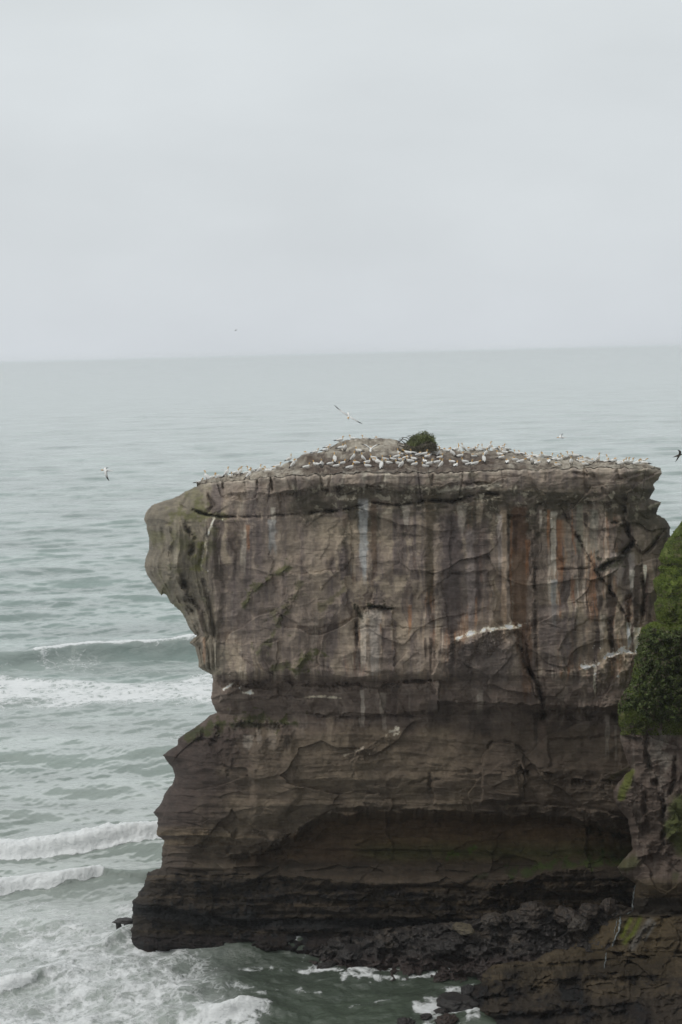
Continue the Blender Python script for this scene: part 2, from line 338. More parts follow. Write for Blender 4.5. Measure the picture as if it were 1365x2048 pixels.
SLABS = [([(878,1282),(930,1275),(985,1257),(1038,1254),(1042,1290),(1050,1330),(1076,1375),(1086,1412),(960,1408),(880,1402),(862,1370)], -1.5, 3),
 ([(1204,1056),(1220,1045),(1245,1045),(1262,1082),(1238,1112),(1195,1138),(1182,1118)], -.6, 3), ([(1256,985),(1290,955),(1330,940),(1350,1060),(1312,1085),(1285,1106),(1265,1085),(1252,1040)], -.7, 3),
 ([(962,1605),(966,1510),(985,1484),(1030,1486),(1050,1510),(1050,1600)], -.7, 3), ([(1088,1345),(1170,1336),(1215,1310),(1300,1302),(1300,1418),(1090,1420)], -.55, 3),
 ([(430,1286),(560,1284),(548,1347),(430,1350)], -.35, 3), ([(1120,1300),(1135,1262),(1175,1240),(1225,1238),(1235,1325),(1130,1332)], .3, 4),
 ([(500,1475),(590,1455),(600,1600),(560,1650),(500,1650)], -.5, 12), ([(1014,1030),(1060,1030),(1066,1200),(1056,1300),(1075,1400),(1050,1330),(1040,1254),(1022,1240)], .7, 4),
 ([(730,1217),(788,1218),(792,1345),(728,1345)], -.45, 3), ([(600,1030),(700,1020),(705,1120),(640,1180),(600,1120)], -.3, 3), ([(560,1150),(690,1140),(700,1240),(620,1260),(560,1230)], -.35, 3),
 ([(860,1545),(1040,1545),(1046,1608),(866,1610)], -.35, 4), ([(600,1370),(760,1374),(770,1428),(620,1430)], -.5, 3), ([(440,1372),(560,1376),(560,1396),(440,1402)], -.6, 3), ([(800,1365),(880,1360),(880,1425),(790,1428)], -.9, 4), ([(1095,1475),(1240,1470),(1240,1540),(1100,1535)], .4, 5),
 ([(560,985),(700,972),(860,985),(1000,968),(1005,1000),(860,1008),(700,1022),(560,1030)], .45, 4), ([(880,1148),(1010,1140),(1015,1250),(900,1272)], .35, 4), ([(795,1020),(905,1018),(900,1150),(835,1200),(800,1100)], -.3, 3)]
CAVROOF = [(420,1730),(450,1716),(520,1702),(560,1682),(600,1657),(640,1634),(690,1622),(740,1616),(800,1620),(900,1622),(1000,1626),(1100,1628),(1180,1640),(1280,1668)]
CAVFLOOR = [(420,1740),(520,1748),(600,1752),(700,1764),(800,1778),(950,1782),(1030,1764),(1100,1742),(1200,1738),(1300,1740)]
D0 = 146.2
def stack_front(U, V):
    dep = table(U, V + 9 * fbm(U * .018, V * 0, 5.5, 5, 23, .6) * (np.abs(V - 1390) < 120) * sst(0, 60, 120 - np.abs(V - 1390)), CU, CT)
    # sea cave across the foot of the wall
    jr = fbm(U * .02, V * .0, 3.3, 5, 21, .6) * 22
    roof = interp(U, CAVROOF) + jr; fl = interp(U, CAVFLOOR)
    q = np.clip((V - roof) / np.maximum(fl - roof, 8), 0, 1.0)
    prof = sst(0, .16, q) * (1 - q) ** .8 * 1.25
    dep = dep + 3.6 * prof * sst(430, 640, U) * (V > roof)
    dl, _, _ = seg_dist(U, V, LEFTj); dr, _, _ = seg_dist(U, V, RIGHTj)
    wl = interp(V, [(930, 110), (1000, 120), (1150, 110), (1260, 60), (1350, 30), (1420, 30), (1480, 90), (1600, 110), (1700, 70), (1760, 40), (1830, 45), (1960, 50)])
    tl = np.clip(dl / wl, 0, 1); tr = np.clip(dr / 75., 0, 1)
    al = wl / 19. * 1.15; 
    dep = dep + al * (1 - np.sqrt(1 - (1 - tl) ** 2)) + 5.0 * (1 - np.sqrt(1 - (1 - tr) ** 2))
    # rim edge rounding
    dt, _, _ = seg_dist(U, V, RIMj)
    dep = dep + 0.5 * np.exp(-dt / 2.0)
    edge = np.minimum(dl, dr)
    X, Z = U / 19., V / 19.          # metres on the wall
    am = .35 + .65 * sst(0, 40, edge)
    big = fbm(X * .11, Z * .13, .3, 3, 31)
    ridg = 1 - np.abs(fbm(X * .16, Z * .2, 2.3, 3, 35)) * 2.4         # scalloped hollows between sharp arrises
    ridg2 = 1 - np.abs(perlin(X * .45, Z * .5, 1.1, 39)) * 2.0
    low = sst(1500, 1760, V)
    dep = dep + am * (big * 1.1 - ridg * .42 - ridg2 * .04)
    warp = fbm(X * .05, Z * .05, 8.8, 3, 41) * 3
    strata = fbm(X * .03, (Z + warp * .5) * 1.1, 0.2, 4, 44)
    stp = perlin(X * .02 + 5, (Z + warp * .5) * .55, .7, 51); stp = np.tanh(stp * 6) * .16
    big_sl = slabs(X / 7.5 + Z * .02, Z / 5.5, 3, 1.1); sm_sl = slabs(X / 2.6 + Z * .05, Z / 2.1, 5, .9); flat = slabs(X / 3.5, Z / .9, 8, .6)
    smoothz = 1 - .65 * sst(1450, 1480, V) * (1 - sst(1600, 1640, V))
    fk0 = 1 - .75 * (V < 1345) * (1 - sst(410, 440, U))
    dep = dep + am * fk0 * (big_sl * (.35 + .5 * smoothz) * .70 + sm_sl * .08 * smoothz + flat * (.05 + .50 * low))
    upz = 1 - .6 * (1 - sst(1330, 1370, V)) * sst(980, 1030, V)
    dep = dep + strata * .26 * (1 + low) * upz + stp * (.6 + low * 1.2) * upz
    fl = fbm(X * .6, Z * .14, 1.9, 4, 55) * 1.3                            # vertical flutes
    dep = dep + fl * .16 * sst(960, 1040, V) * (1 - sst(1380, 1480, V))
    fine = fbm(X * 1.3, Z * 1.6, 2.2, 5, 61, .6)
    dep = dep + fine * (.13 + .36 * sst(1740, 1800, V) + .12 * (1 - sst(960, 1040, V)))
    # blocky sandstone band near the rim
    bl = np.abs(perlin(X * .33, Z * .1, 3.3, 71)); dep = dep + .35 * np.exp(-(bl / .03) ** 2) * (1 - sst(985, 1030, V))
    dep = apply_feats(U, V, dep.astype(np.float64), FEATS)
    fk = sst(1030, 1070, V) * (1 - sst(1330, 1350, V)) * (1 - sst(415, 445, U + np.maximum(1180 - V, 0) * .02))
    uLv = np.interp(V, [p[1] for p in LEFT], [p[0] for p in LEFT]); fq_ = (U - uLv) / np.maximum(435 - uLv, 20)
    dep = dep + fk * (fbm(fq_ * 4.2, Z * .035, 4.4, 4, 151, .55) * 1.5)
    jx = fbm(X * .8, Z * .8, 3.9, 4, 141, .6) * 9; jz = fbm(X * .8, Z * .8, 7.1, 4, 145, .6) * 9
    for poly, amp, w_ in SLABS:
        ix = local(U, V, poly, 16)
        uu, vv_ = U[ix] + jx[ix], V[ix] + jz[ix]
        d, _, _ = seg_dist(uu, vv_, poly + poly[:1]); sg = np.where(inside(uu, vv_, poly), 1., -1.)
        dep[ix] += amp * sst(-w_ * .3, w_, d * sg) * (1 - .35 * sst(0, 60, d * (sg > 0)))
    # horizontal recess lines
    return D0 + dep, dl, dr

GREY = (.19,.157,.135); PURP = (.135,.112,.108); TAN = (.265,.222,.175); ORNG = (.25,.125,.062); PALE = (.36,.335,.30); DARK = (.072,.055,.047); MOSS = (.085,.092,.035); BLACK = (.022,.021,.023); BROWN = (.125,.09,.066); WHITE = (.58,.56,.50); BLUE = (.25,.26,.27)
STREAKS = [  # u, v0, v1, half width, colour, strength
 (727,1000,1165,11,BLUE,.9),(748,1000,1200,7,BROWN,.9),(705,1040,1150,12,TAN,.6),(660,1035,1130,26,TAN,.7),(640,1130,1250,22,TAN,.4),(548,1015,1055,7,PALE,.7),(545,1040,1105,12,BLUE,.6),
 (497,1050,1112,4,ORNG,.7),(487,1060,1150,8,PALE,.5),(520,1040,1180,12,PURP,.6),(470,1040,1110,22,DARK,.7),(450,1130,1200,16,DARK,.5),(470,1130,1280,20,PURP,.6),
 (775,1010,1160,14,TAN,.5),(795,1020,1180,10,PURP,.6),(860,990,1250,11,(.10,.08,.055),.9),(845,1040,1110,10,TAN,.5),(812,1010,1060,8,PALE,.4),(838,1030,1120,7,TAN,.6),
 (905,1030,1270,26,(.10,.082,.08),.85),(942,1060,1290,10,(.2,.175,.17),.8),(965,1040,1250,16,(.11,.09,.088),.7),(925,1010,1070,10,PALE,.35),(960,1000,1060,8,TAN,.5),
 (1008,1020,1255,7,(.33,.26,.2),.8),(1000,1030,1150,6,(.28,.25,.24),.6),(1038,1014,1120,20,(.13,.075,.048),.95),(1040,1100,1300,19,(.14,.088,.055),.95),(1054,1250,1410,14,(.14,.09,.062),.8),(1030,1040,1110,8,(.07,.045,.035),.7),
 (1056,1080,1160,5,ORNG,.8),(1022,1040,1230,3,ORNG,.6),(1073,1035,1420,6,DARK,.6),(1082,1020,1060,4,PALE,.6),(1108,1025,1165,7,PALE,.95),(1121,1040,1170,8,ORNG,.75),(1098,1020,1110,4,ORNG,.7),(1134,1040,1140,10,TAN,.5),
 (1109,1160,1250,7,BLUE,.8),(1146,1160,1210,5,(.2,.1,.06),.7),(1160,1010,1120,8,(.16,.17,.14),.7),(1188,1020,1130,9,(.17,.17,.15),.7),(1172,1025,1055,5,DARK,.9),
 (1100,1210,1300,30,PURP,.7),(1160,1200,1330,9,TAN,.5),(1180,1240,1330,12,TAN,.5),(1205,1230,1330,6,PALE,.4),(1222,1185,1310,10,DARK,.9),(1275,1130,1260,12,DARK,.95),(1290,1150,1250,9,(.08,.055,.045),.9),(1256,1190,1240,8,(.11,.065,.045),.8),
 (1264,1140,1180,5,WHITE,.5),(1291,1130,1165,4,WHITE,.6),(1258,1245,1308,5,WHITE,.85),(1274,1255,1308,8,WHITE,.65),(1263,1105,1200,6,(.3,.28,.28),.6),(1190,1330,1390,3,WHITE,.5),(1235,1105,1170,14,(.25,.225,.215),.6),
 (727,1225,1350,8,PALE,.6),(750,1220,1355,14,(.26,.24,.225),.75),(713,1220,1300,5,DARK,.7),(775,1215,1340,10,PURP,.8),(795,1150,1230,12,TAN,.5),(815,1250,1340,8,TAN,.3),(700,1260,1350,12,TAN,.5),
 (862,1276,1345,4,DARK,.9),(851,1276,1322,3,DARK,.8),(835,1160,1275,12,TAN,.5),(820,1210,1270,5,ORNG,.6),(690,1030,1060,6,BROWN,.7),(960,1380,1440,7,PALE,.4),(870,1390,1450,10,(.24,.2,.19),.4),
 (765,1385,1430,8,PALE,.4),(726,1380,1440,5,PALE,.6),(724,1432,1455,8,PALE,.5),(770,1428,1470,6,PALE,.35),(660,1430,1500,7,TAN,.6),(600,1420,1480,20,(.2,.17,.15),.5),(880,1400,1460,26,(.08,.065,.06),.6),(960,1420,1480,25,(.085,.07,.064),.6),
 (497,1470,1500,12,(.36,.33,.3),.6),(518,1460,1490,6,(.3,.27,.25),.5),(545,1450,1500,12,(.3,.27,.24),.4),(575,1470,1505,8,DARK,.7),(1085,1440,1500,9,(.17,.12,.1),.6),(1072,1425,1500,6,DARK,.8),(1215,1430,1520,5,PALE,.4),(1232,1450,1540,4,PALE,.35),
 (402,1200,1290,7,(.22,.18,.16),.5),(435,1160,1240,8,(.24,.2,.18),.5),(408,1275,1330,4,(.25,.16,.11),.7),(740,1560,1640,30,(.14,.12,.10),.4)]
LINES = [ # polyline, width, colour, strength
 ([(432,1030),(417,1070),(412,1085),(403,1125),(402,1138)],2.2,WHITE,.7),([(402,1138),(415,1190),(424,1260)],2.0,PALE,.4),
 ([(915,1276),(950,1265),(985,1256),(1036,1253)],4.5,(.5,.48,.42),.9),([(1165,1336),(1190,1332),(1215,1312),(1240,1304),(1276,1303)],4.5,WHITE,.9),([(448,1378),(460,1370),(472,1363)],2.5,WHITE,.7),([(487,1385),(506,1386)],2.5,WHITE,.6),
 ([(600,1394),(640,1393),(682,1396)],2.5,(.42,.39,.33),.8),([(545,1441),(580,1445)],2,WHITE,.4),([(780,1462),(795,1458)],4,(.5,.48,.42),.7),([(690,1511),(715,1501),(725,1497)],2.5,(.42,.38,.33),.6),
 ([(1015,1612),(1100,1610)],2,(.24,.2,.16),.6),([(1000,1613),(1130,1612),(1240,1628)],2,(.23,.19,.15),.5),([(1220,1635),(1262,1648)],4,(.25,.21,.19),.5),
 ([(490,1213),(500,1190),(522,1168),(550,1150),(582,1134)],6,MOSS,.75),([(548,1225),(580,1205),(592,1190),(600,1168)],6,(.1,.095,.055),.7),([(505,1315),(545,1270),(558,1240),(575,1222)],5,MOSS,.6),([(590,1342),(605,1320),(640,1308)],11,MOSS,.8),([(545,1340),(575,1328)],7,MOSS,.6),
 ([(380,1468),(430,1452),(460,1442),(520,1438),(590,1443)],9,MOSS,.95),([(400,1472),(440,1462)],8,MOSS,.9),([(470,1452),(520,1446)],10,(.06,.06,.03),.6),([(352,1030),(400,1033),(440,1030)],10,(.12,.12,.055),.75),([(388,1020),(400,1012)],12,(.12,.12,.06),.6),
 ([(385,1075),(378,1115)],8,(.13,.125,.06),.6),([(408,1090),(398,1135)],9,(.14,.14,.05),.8),([(430,1065),(415,1120)],8,(.12,.12,.06),.5),([(726,1214),(745,1211),(782,1216)],5,(.04,.04,.025),.9),([(716,1218),(722,1232)],5,(.04,.04,.025),.8),
 ([(640,1218),(688,1178)],6,(.11,.1,.055),.6),([(1195,1142),(1240,1118),(1262,1092)],7,(.05,.048,.035),.9),([(1225,1130),(1240,1122)],8,(.07,.075,.035),.6),
 ([(1060,1738),(1110,1728),(1160,1728),(1210,1722),(1240,1722)],9,(.095,.14,.035),.85),([(1020,1748),(1060,1746)],8,(.085,.125,.035),.8),([(945,1755),(975,1752)],5,(.06,.09,.03),.5),([(895,1717),(925,1705),(950,1694)],5,(.11,.17,.03),.8),([(1180,1662),(1260,1672)],9,(.05,.06,.03),.7),
 ([(1218,1560),(1250,1540)],4,MOSS,.4),([(730,945),(728,975)],5,(.3,.29,.25),.5),([(775,948),(765,975)],3,(.36,.34,.29),.7),([(690,950),(684,970)],3,(.34,.32,.28),.5),([(860,960),(900,955),(960,950)],7,(.24,.22,.18),.5),
 ([(870,982),(940,975),(1010,968)],5,(.3,.28,.24),.6)]
def stack_color(U, V, seed=0):
    X, Z = U / 19., V / 19.
    n = len(U); col = np.tile(np.array(GREY, np.float32), (n, 1))
    st = fbm(X * .85 + fbm(X * .4, Z * .4, 2, 2, 87) * .8, Z * .075, .4, 6, 81, .6)
    st2 = fbm(X * .8, Z * .04, 4.4, 5, 91, .65); st3 = fbm(X * 1.6 + fbm(X * .3, Z * .3, 5, 2, 88) * .7, Z * .10, 6.4, 5, 95, .62); calm = sst(-.12, .16, fbm(X * .10, Z * .075, 3.3, 4, 98, .55))
    pat = fbm(X * .35, Z * .35, 2.9, 5, 101, .6); mott = fbm(X * 1.1, Z * 1.1, 4.1, 5, 105, .65)
    zone = sst(985, 1040, V + mott * 40) * (1 - sst(1345, 1375, V + pat * 15))
    col = mixc(col, PURP, sst(-.1, .3, -st2) * .8)
    col = mixc(col, TAN, sst(.0, .22, st) * .75 * (.3 + .7 * zone) * (.35 + .65 * calm))
    col = mixc(col, DARK, sst(.04, .22, -st) * .72 * zone * (.3 + .7 * calm))
    col = mixc(col, ORNG, sst(.12, .3, st3 + pat * .4) * .6 * calm * zone * sst(600, 760, U))
    col = mixc(col, PALE, sst(.12, .30, st2 * .6 + st3 * .6) * .6 * zone * (.15 + .85 * calm))
    col = mixc(col, (.215,.18,.15), sst(.05, .3, pat) * .45)
    for (pu_, pv_, ru, rv, s_) in [(905,1170,42,95,.8),(1130,1290,60,55,.6),(960,1330,75,60,.75),(510,1230,60,90,.45),(1150,1380,70,30,.4)]:
        pm = 1 - sst(.7, 1.15, np.sqrt(((U - pu_) / ru) ** 2 + ((V - pv_) / rv) ** 2) + pat * .5 + mott * .15); col = mixc(col, (.118,.10,.094), pm * s_)
    # rough buff patches where the crust has flaked
    col = mixc(col, (.25,.21,.165), sst(.12, .18, mott * .6 + pat) * sst(1030, 1060, V) * (1 - sst(1180, 1340, V)) * sst(600, 660, U) * (1 - sst(800, 900, U)) * .6)
    # lichen-dark band under the rim
    band = sst(962, 985, V + mott * 18) * (1 - sst(1030, 1075, V + mott * 70 - 20 * np.sin(U * .02))) * sst(560, 610, U + mott * 60)
    col = mixc(col, (.075,.066,.046), band * sst(-.35, .25, pat + .15 + mott * .4) * .85)
    col = mixc(col, (.26,.24,.2), band * sst(.12, .3, mott - pat * .3) * .6)
    # rim, paler with guano
    dt, _, _ = seg_dist(U, V, RIMj)
    col = mixc(col, (.34,.31,.27), np.exp(-dt / 5.0) * (.65 + mott))
    col = mixc(col, (.30,.27,.23), np.exp(-dt / 28.0) * sst(0, .4, st3) * .6)
    # left flank
    fl = 1 - sst(385, 440, U + pat * 30 - np.maximum(V - 1100, 0) * .15)
    fl = fl * (V < 1350)
    col = mixc(col, (.15,.138,.108), fl * .7); col = mixc(col, (.12,.12,.06), fl * sst(.0, .35, pat + mott * .5) * .55 * (1 - sst(1180, 1300, V)))
    # lower beds
    l1 = sst(1352, 1372, V + pat * 34)
    col = mixc(col, (.125,.098,.085), l1 * (.55 + .3 * sst(-.2, .2, mott)))
    lam = fbm(X * .05, Z * 1.9, .2, 4, 111); col = mixc(col, (.18,.15,.13), l1 * sst(.0, .3, lam) * .5 * (1 - sst(1440, 1470, V)))
    col = mixc(col, (.2,.17,.15), l1 * (1 - sst(1440, 1480, V)) * sst(.05, .3, st) * .6)
    l2 = sst(1438, 1470, V + pat * 30)
    tan2 = sst(440, 540, U + (V - 1500) * .5 + pat * 60) * (1 - .35 * sst(900, 1000, U))
    col = mixc(col, (.115,.088,.078), l2 * .9); col = mixc(col, (.19,.155,.118), l2 * tan2 * (.8 + pat * .6))
    col = mixc(col, (.135,.108,.085), l2 * sst(1660, 1690, V) * .5 * (1 - tan2))
    col = mixc(col, (.21,.165,.11), l2 * (1 - sst(560, 620, U)) * np.exp(-((V - 1675) / 22.) ** 2) * sst(-.1, .25, lam) * .8)
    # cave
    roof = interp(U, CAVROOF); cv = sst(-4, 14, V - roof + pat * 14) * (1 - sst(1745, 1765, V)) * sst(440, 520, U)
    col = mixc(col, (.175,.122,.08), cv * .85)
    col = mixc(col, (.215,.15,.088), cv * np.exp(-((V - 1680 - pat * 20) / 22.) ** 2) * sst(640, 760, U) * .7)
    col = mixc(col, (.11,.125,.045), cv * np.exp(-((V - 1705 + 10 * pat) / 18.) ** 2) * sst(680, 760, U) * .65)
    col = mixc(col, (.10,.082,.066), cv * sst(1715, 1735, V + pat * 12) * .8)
    # wave-cut shelf
    l3 = sst(1738, 1756, V - interp(U, [(300, -6), (520, 0), (800, 25), (1000, 8), (1250, -5)]) + pat * 8)
    col = mixc(col, (.088,.07,.054), l3); col = mixc(col, (.165,.125,.085), l3 * sst(.0, .3, lam + mott * .4) * .7)
    mus = np.exp(-((V - interp(U, [(262, 1815), (400, 1838), (600, 1848), (1000, 1850)]) + mott * 14) / 12.) ** 2)
    col = mixc(col, BLACK, mus * .95 * l3); col = mixc(col, (.06,.045,.038), sst(1862, 1875, V + mott * 12) * .8)
    col = mixc(col, BLACK, sst(.05, .2, mott + pat * .5) * l3 * .6)
    ju = fbm(X * .9, Z * .35, .9, 4, 121) * 9; jw = fbm(X * .6, Z * .6, 7.9, 3, 125)
    for (u0, v0, v1, wd, c, s) in STREAKS:
        ix = np.nonzero((np.abs(U - u0) < wd * 2 + 14) & (V > v0 - 12) & (V < v1 + 30))[0]
        if not len(ix): continue
        q = (V[ix] - v0) / (v1 - v0)
        ww = wd * (1 + .5 * jw[ix]) * (1 - .35 * q)
        d = np.abs(U[ix] - u0 + ju[ix] * .45) / ww + mott[ix] * .7
        m = (1 - sst(.65, 1.15, d)) * sst(-.04, .03, q) * (1 - sst(.75, 1.05, q + (perlin(X[ix] * 3, Z[ix] * .2, u0 * .1, 5)) * .3))
        col[ix] = mixc(col[ix], c, m * s * (.78 + .5 * st3[ix]))
    for pts, wd, c, s in LINES:
        ix = local(U, V, pts, wd * 3 + 8)
        if not len(ix): continue
        d, _, _ = seg_dist(U[ix] + ju[ix] * .4, V[ix] + mott[ix] * wd, pts)
        br = fbm(U[ix] * .06, V[ix] * .06, wd, 4, 133, .65)
        m = (1 - sst(.2, 1.3, d / wd * (1 - mott[ix] * 1.6 - br * 1.1))) * sst(-.35, .1, br + mott[ix] * .5)
        col[ix] = mixc(col[ix], c, m * s)
    for pts, kind, amp, wd in FEATS:      # joints darkened, more where the crack is deeper
        if kind != 'crack': continue
        ix = local(U, V, pts, wd * 3 + 6)
        if not len(ix): continue
        d, _, t = seg_dist(U[ix] + ju[ix] * .2, V[ix] + mott[ix] * 3, pts)
        col[ix] = mixc(col[ix], (.05,.04,.034), np.exp(-(d / (wd * .5)) ** 2) * min(1, amp * 1.2) * .6 * sst(-.25, .3, mott[ix] + .1))
    wet_shade = sst(1400, 1500, V + pat * 40) * (1 - .45 * tan2 * (1 - sst(1600, 1640, V)))  # shade of the low wall painted in, together with its wetter, darker rock
    col = col * (1 - .20 * wet_shade - .14 * sst(1735, 1760, V))[:, None]
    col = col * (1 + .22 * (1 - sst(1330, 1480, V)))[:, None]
    lum = col.mean(1, keepdims=True); col = col * (lum / .13) ** .42
    col *= (1 + .30 * mott + .18 * fbm(X * 3.5, Z * 2.2, 1.5, 3, 131))[:, None]
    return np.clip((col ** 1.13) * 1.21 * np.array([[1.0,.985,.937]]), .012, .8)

def masked_grid(poly, step, u0, u1, v0, v1):
    us = np.arange(u0, u1, step); vs = np.arange(v0, v1, step)
    U, V = np.meshgrid(us, vs); nu, nv = len(us), len(vs)
    ins = inside(U.ravel(), V.ravel(), poly)
    q = ins.reshape(nv, nu); cell = q[:-1, :-1] & q[1:, :-1] & q[:-1, 1:] & q[1:, 1:]
    idx = np.arange(nu * nv).reshape(nv, nu)
    f = np.stack([idx[:-1, :-1][cell], idx[1:, :-1][cell], idx[1:, 1:][cell], idx[:-1, 1:][cell]], 1)
    used = np.unique(f); remap = np.zeros(nu * nv, np.int64); remap[used] = np.arange(len(used))
    f = remap[f]; cu, cv = U.ravel()[used], V.ravel()[used]
    # open edges, where front and back sheets are stitched
    e = np.concatenate([f[:, [0, 1]], f[:, [1, 2]], f[:, [2, 3]], f[:, [3, 0]]])
    key = np.sort(e, 1); kk = key[:, 0].astype(np.int64) * (len(used) + 1) + key[:, 1]
    un, inv, ct = np.unique(kk, return_inverse=True, return_counts=True)
    b = e[ct[inv] == 1]
    return cu, cv, f, b

ROCK = rock_material('weathered_sandstone', .85, .42, 3.2)
def closed_relief(name, poly, step, box, front, color, backthick, mat):
    U, V, f, b = masked_grid(poly, step, *box)
    y, edge = front(U, V)
    pf = P(U, V, y)
    yb = y * 0
    yb = y + backthick * np.sqrt(np.clip(1 - (1 - np.clip(edge / 220., 0, 1)) ** 2, 0, 1)) + .02
    pb = P(U, V, yb)
    n = len(U); c = color(U, V)
    verts = np.concatenate([pf, pb]); faces = np.concatenate([f, f[:, ::-1] + n, np.stack([b[:, 1], b[:, 0], b[:, 0] + n, b[:, 1] + n], 1)])
    o = mesh(name, verts, faces, mat, np.concatenate([c, c]))
    return o, (U, V, y)
def _sf(U, V):
    y, dl, dr = stack_front(U, V); return y, np.minimum(dl, dr)
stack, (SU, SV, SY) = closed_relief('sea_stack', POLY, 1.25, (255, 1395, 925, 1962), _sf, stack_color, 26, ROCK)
tag(stack, 'tall flat-topped sandstone sea stack with streaked overhanging wall standing in the surf', 'sea stack', kind='structure')

# ---------------------------------------------------------------- plateau on the stack (its top sheet)
nu, nt_ = 900, 150
pu = np.linspace(394, 1322, nu)
tt = np.linspace(-.012, 1.0, nt_)
vE = np.interp(pu, *zip(*RIM)); vS = np.minimum(np.interp(pu, *zip(*SKYL)), vE - .5)
rj = np.array(RIMj); vEj = np.interp(pu, rj[:, 0], rj[:, 1])
DEPW = interp(pu, [(394, 3), (500, 10), (600, 20), (700, 26), (850, 26), (1000, 24), (1150, 15), (1250, 9), (1322, 2)])
yE, _, _ = stack_front(pu, vEj + .6)
k = np.ones(31) / 31; yEs = yE
TU, TT = np.meshgrid(pu, tt)
def plat_vy(u, t):
    e = np.interp(u, pu, vEj); s = np.interp(u, pu, vS); d = np.interp(u, pu, DEPW); y0 = np.interp(u, pu, yEs)
    v = e + (s - e) * t
    y = y0 - .03 + d * np.clip(t, -.1, 1) ** 1 
    return v, y
PV, PY = plat_vy(TU, TT)
pp = P(TU.ravel(), PV.ravel(), PY.ravel())
x_, y_ = pp[:, 0], pp[:, 1]
inn = (sst(0, .04, TT) * (1 - sst(.93, 1.0, TT))).ravel()
lump = fbm(x_ * .45, y_ * .45, .1, 4, 201); nest = perlin(x_ * 1.25, y_ * 1.25, .5, 205)
stepn = np.tanh(perlin(x_ * .08, y_ * .22, 2.5, 211) * 8) * .3
pp[:, 2] += inn * (lump * .35 + np.maximum(nest, 0) * .22 + stepn) + .10 * fbm(x_ * 2.2, y_ * 2.2, .3, 3, 215)
# ledges of the central mound
mound = np.exp(-((TU.ravel() - 745) / 85.) ** 4)
vv = PV.ravel() + lump * 3
pp[:, 2] += mound * inn * (.35 * sst(2.5, -2.5, vv - 903) + .30 * sst(2.5, -2.5, vv - 911) - .3)
V2 = PV.ravel(); U2 = TU.ravel()
mo = fbm(x_ * .9, y_ * .5, .8, 5, 221, .65); mo2 = fbm(x_ * 3, y_ * 2, .8, 3, 225)
soil = sst(560, 640, U2 + lump * 60) * (1 - sst(960, 1080, U2 + lump * 80)) * sst(908, 918, V2 + lump * 8)
c = np.tile(np.array((.30,.262,.21), np.float32), (len(U2), 1))
c = mixc(c, (.47,.43,.36), sst(.0, .3, mo + mo2 * .4) * .75)
c = mixc(c, (.11,.085,.066), sst(.0, .25, -mo) * .8)
c = mixc(c, (.085,.06,.045), soil * (.95 - sst(.15, .4, mo) * .4))
c = mixc(c, (.28,.24,.19), soil * sst(.25, .4, nest + mo2 * .4) * .5)
c = mixc(c, (.07,.052,.04), mound * np.exp(-((vv - 914) / 3.) ** 2) * .8); c = mixc(c, (.09,.07,.055), mound * np.exp(-((vv - 905) / 1.8) ** 2) * .7)  # shade under the two mound ledges painted as dark lines
c = mixc(c, (.34,.31,.26), np.exp(-np.maximum(TT.ravel() - .0, 0) / .06) * (1 - soil * .7) * sst(-.2, .25, mo) * .6)
c = np.clip(c * (1 + .25 * mo2)[:, None], .02, .8)
idx = np.arange(nu * nt_).reshape(nt_, nu)
fq = np.stack([idx[:-1, :-1].ravel(), idx[:-1, 1:].ravel(), idx[1:, 1:].ravel(), idx[1:, :-1].ravel()], 1)
# far side: falls away behind the skyline
last = pp.reshape(nt_, nu, 3)[-1]
ex = []
for j, (dy, dz) in enumerate([(1.2, -.5), (3, -2.0), (5, -6), (6, -14), (5, -26), (3, -44)]):
    q = last.copy(); q[:, 1] += dy; q[:, 2] += dz; fx_ = [1, .985, .93, .84, .72, .55][j]; cxm = last[:, 0].mean(); q[:, 0] = cxm + (q[:, 0] - cxm) * fx_; ex.append(q)
ex = np.concatenate(ex); base = nu * nt_
allv = np.concatenate([pp, ex]); rows = np.concatenate([idx[-1:], base + np.arange(nu * 6).reshape(6, nu)])
f2 = np.stack([rows[:-1, :-1].ravel(), rows[:-1, 1:].ravel(), rows[1:, 1:].ravel(), rows[1:, :-1].ravel()], 1)
plateau = mesh('stack_top', allv, np.concatenate([fq, f2]), ROCK, np.concatenate([c, np.tile([[.2,.17,.14]], (nu * 6, 1))]), parent=stack)
PG = pp.reshape(nt_, nu, 3)
def ground(u, v):
    j = int(np.clip(np.searchsorted(pu, u), 0, nu - 1))
    i = int(np.argmin(np.abs(PV[:, j] - v)))
    i = min(max(i, 12), nt_ - 3)
    return PG[i, j]

# ================================================================ HEADLAND (right, nearer)
HL = [(1450,900),(1420,955),(1390,1005),(1365,1040),(1350,1059),(1337,1076),(1322,1101),(1317,1118),(1322,1128),(1316,1136),(1322,1146),(1306,1160),(1308,1178),(1314,1194),(1309,1206),(1310,1222),(1314,1240),(1296,1245),(1283,1256),
      (1278,1272),(1280,1290),(1277,1302),(1272,1320),(1266,1334),(1265,1350),(1260,1369),(1250,1385),(1243,1400),(1238,1428),(1237,1450),(1243,1461),(1240,1473),(1246,1497),(1254,1522),(1262,1537),
      (1248,1550),(1234,1568),(1227,1582),(1226,1596),(1238,1619),(1256,1640),(1262,1671),(1264,1698),(1252,1714),(1234,1733),(1243,1750),(1258,1757),(1271,1768),(1266,1798),(1264,1823),
      (1236,1829),(1225,1836),(1200,1848),(1196,1864),(1173,1874),(1138,1888),(1110,1897),(1080,1912),(1068,1921),(1016,1923),(985,1930),(966,1945),(962,1966),(948,1970),(944,1990),(946,2013),(956,2027),(978,2041),(990,2050),(1010,2110)]
HLj = jitter_line(HL, 5, 1.6, 14)
HPOLY = HLj + [(1520, 2110), (1520, 900)]
HCU = [950, 1100, 1250, 1300, 1400, 1520]
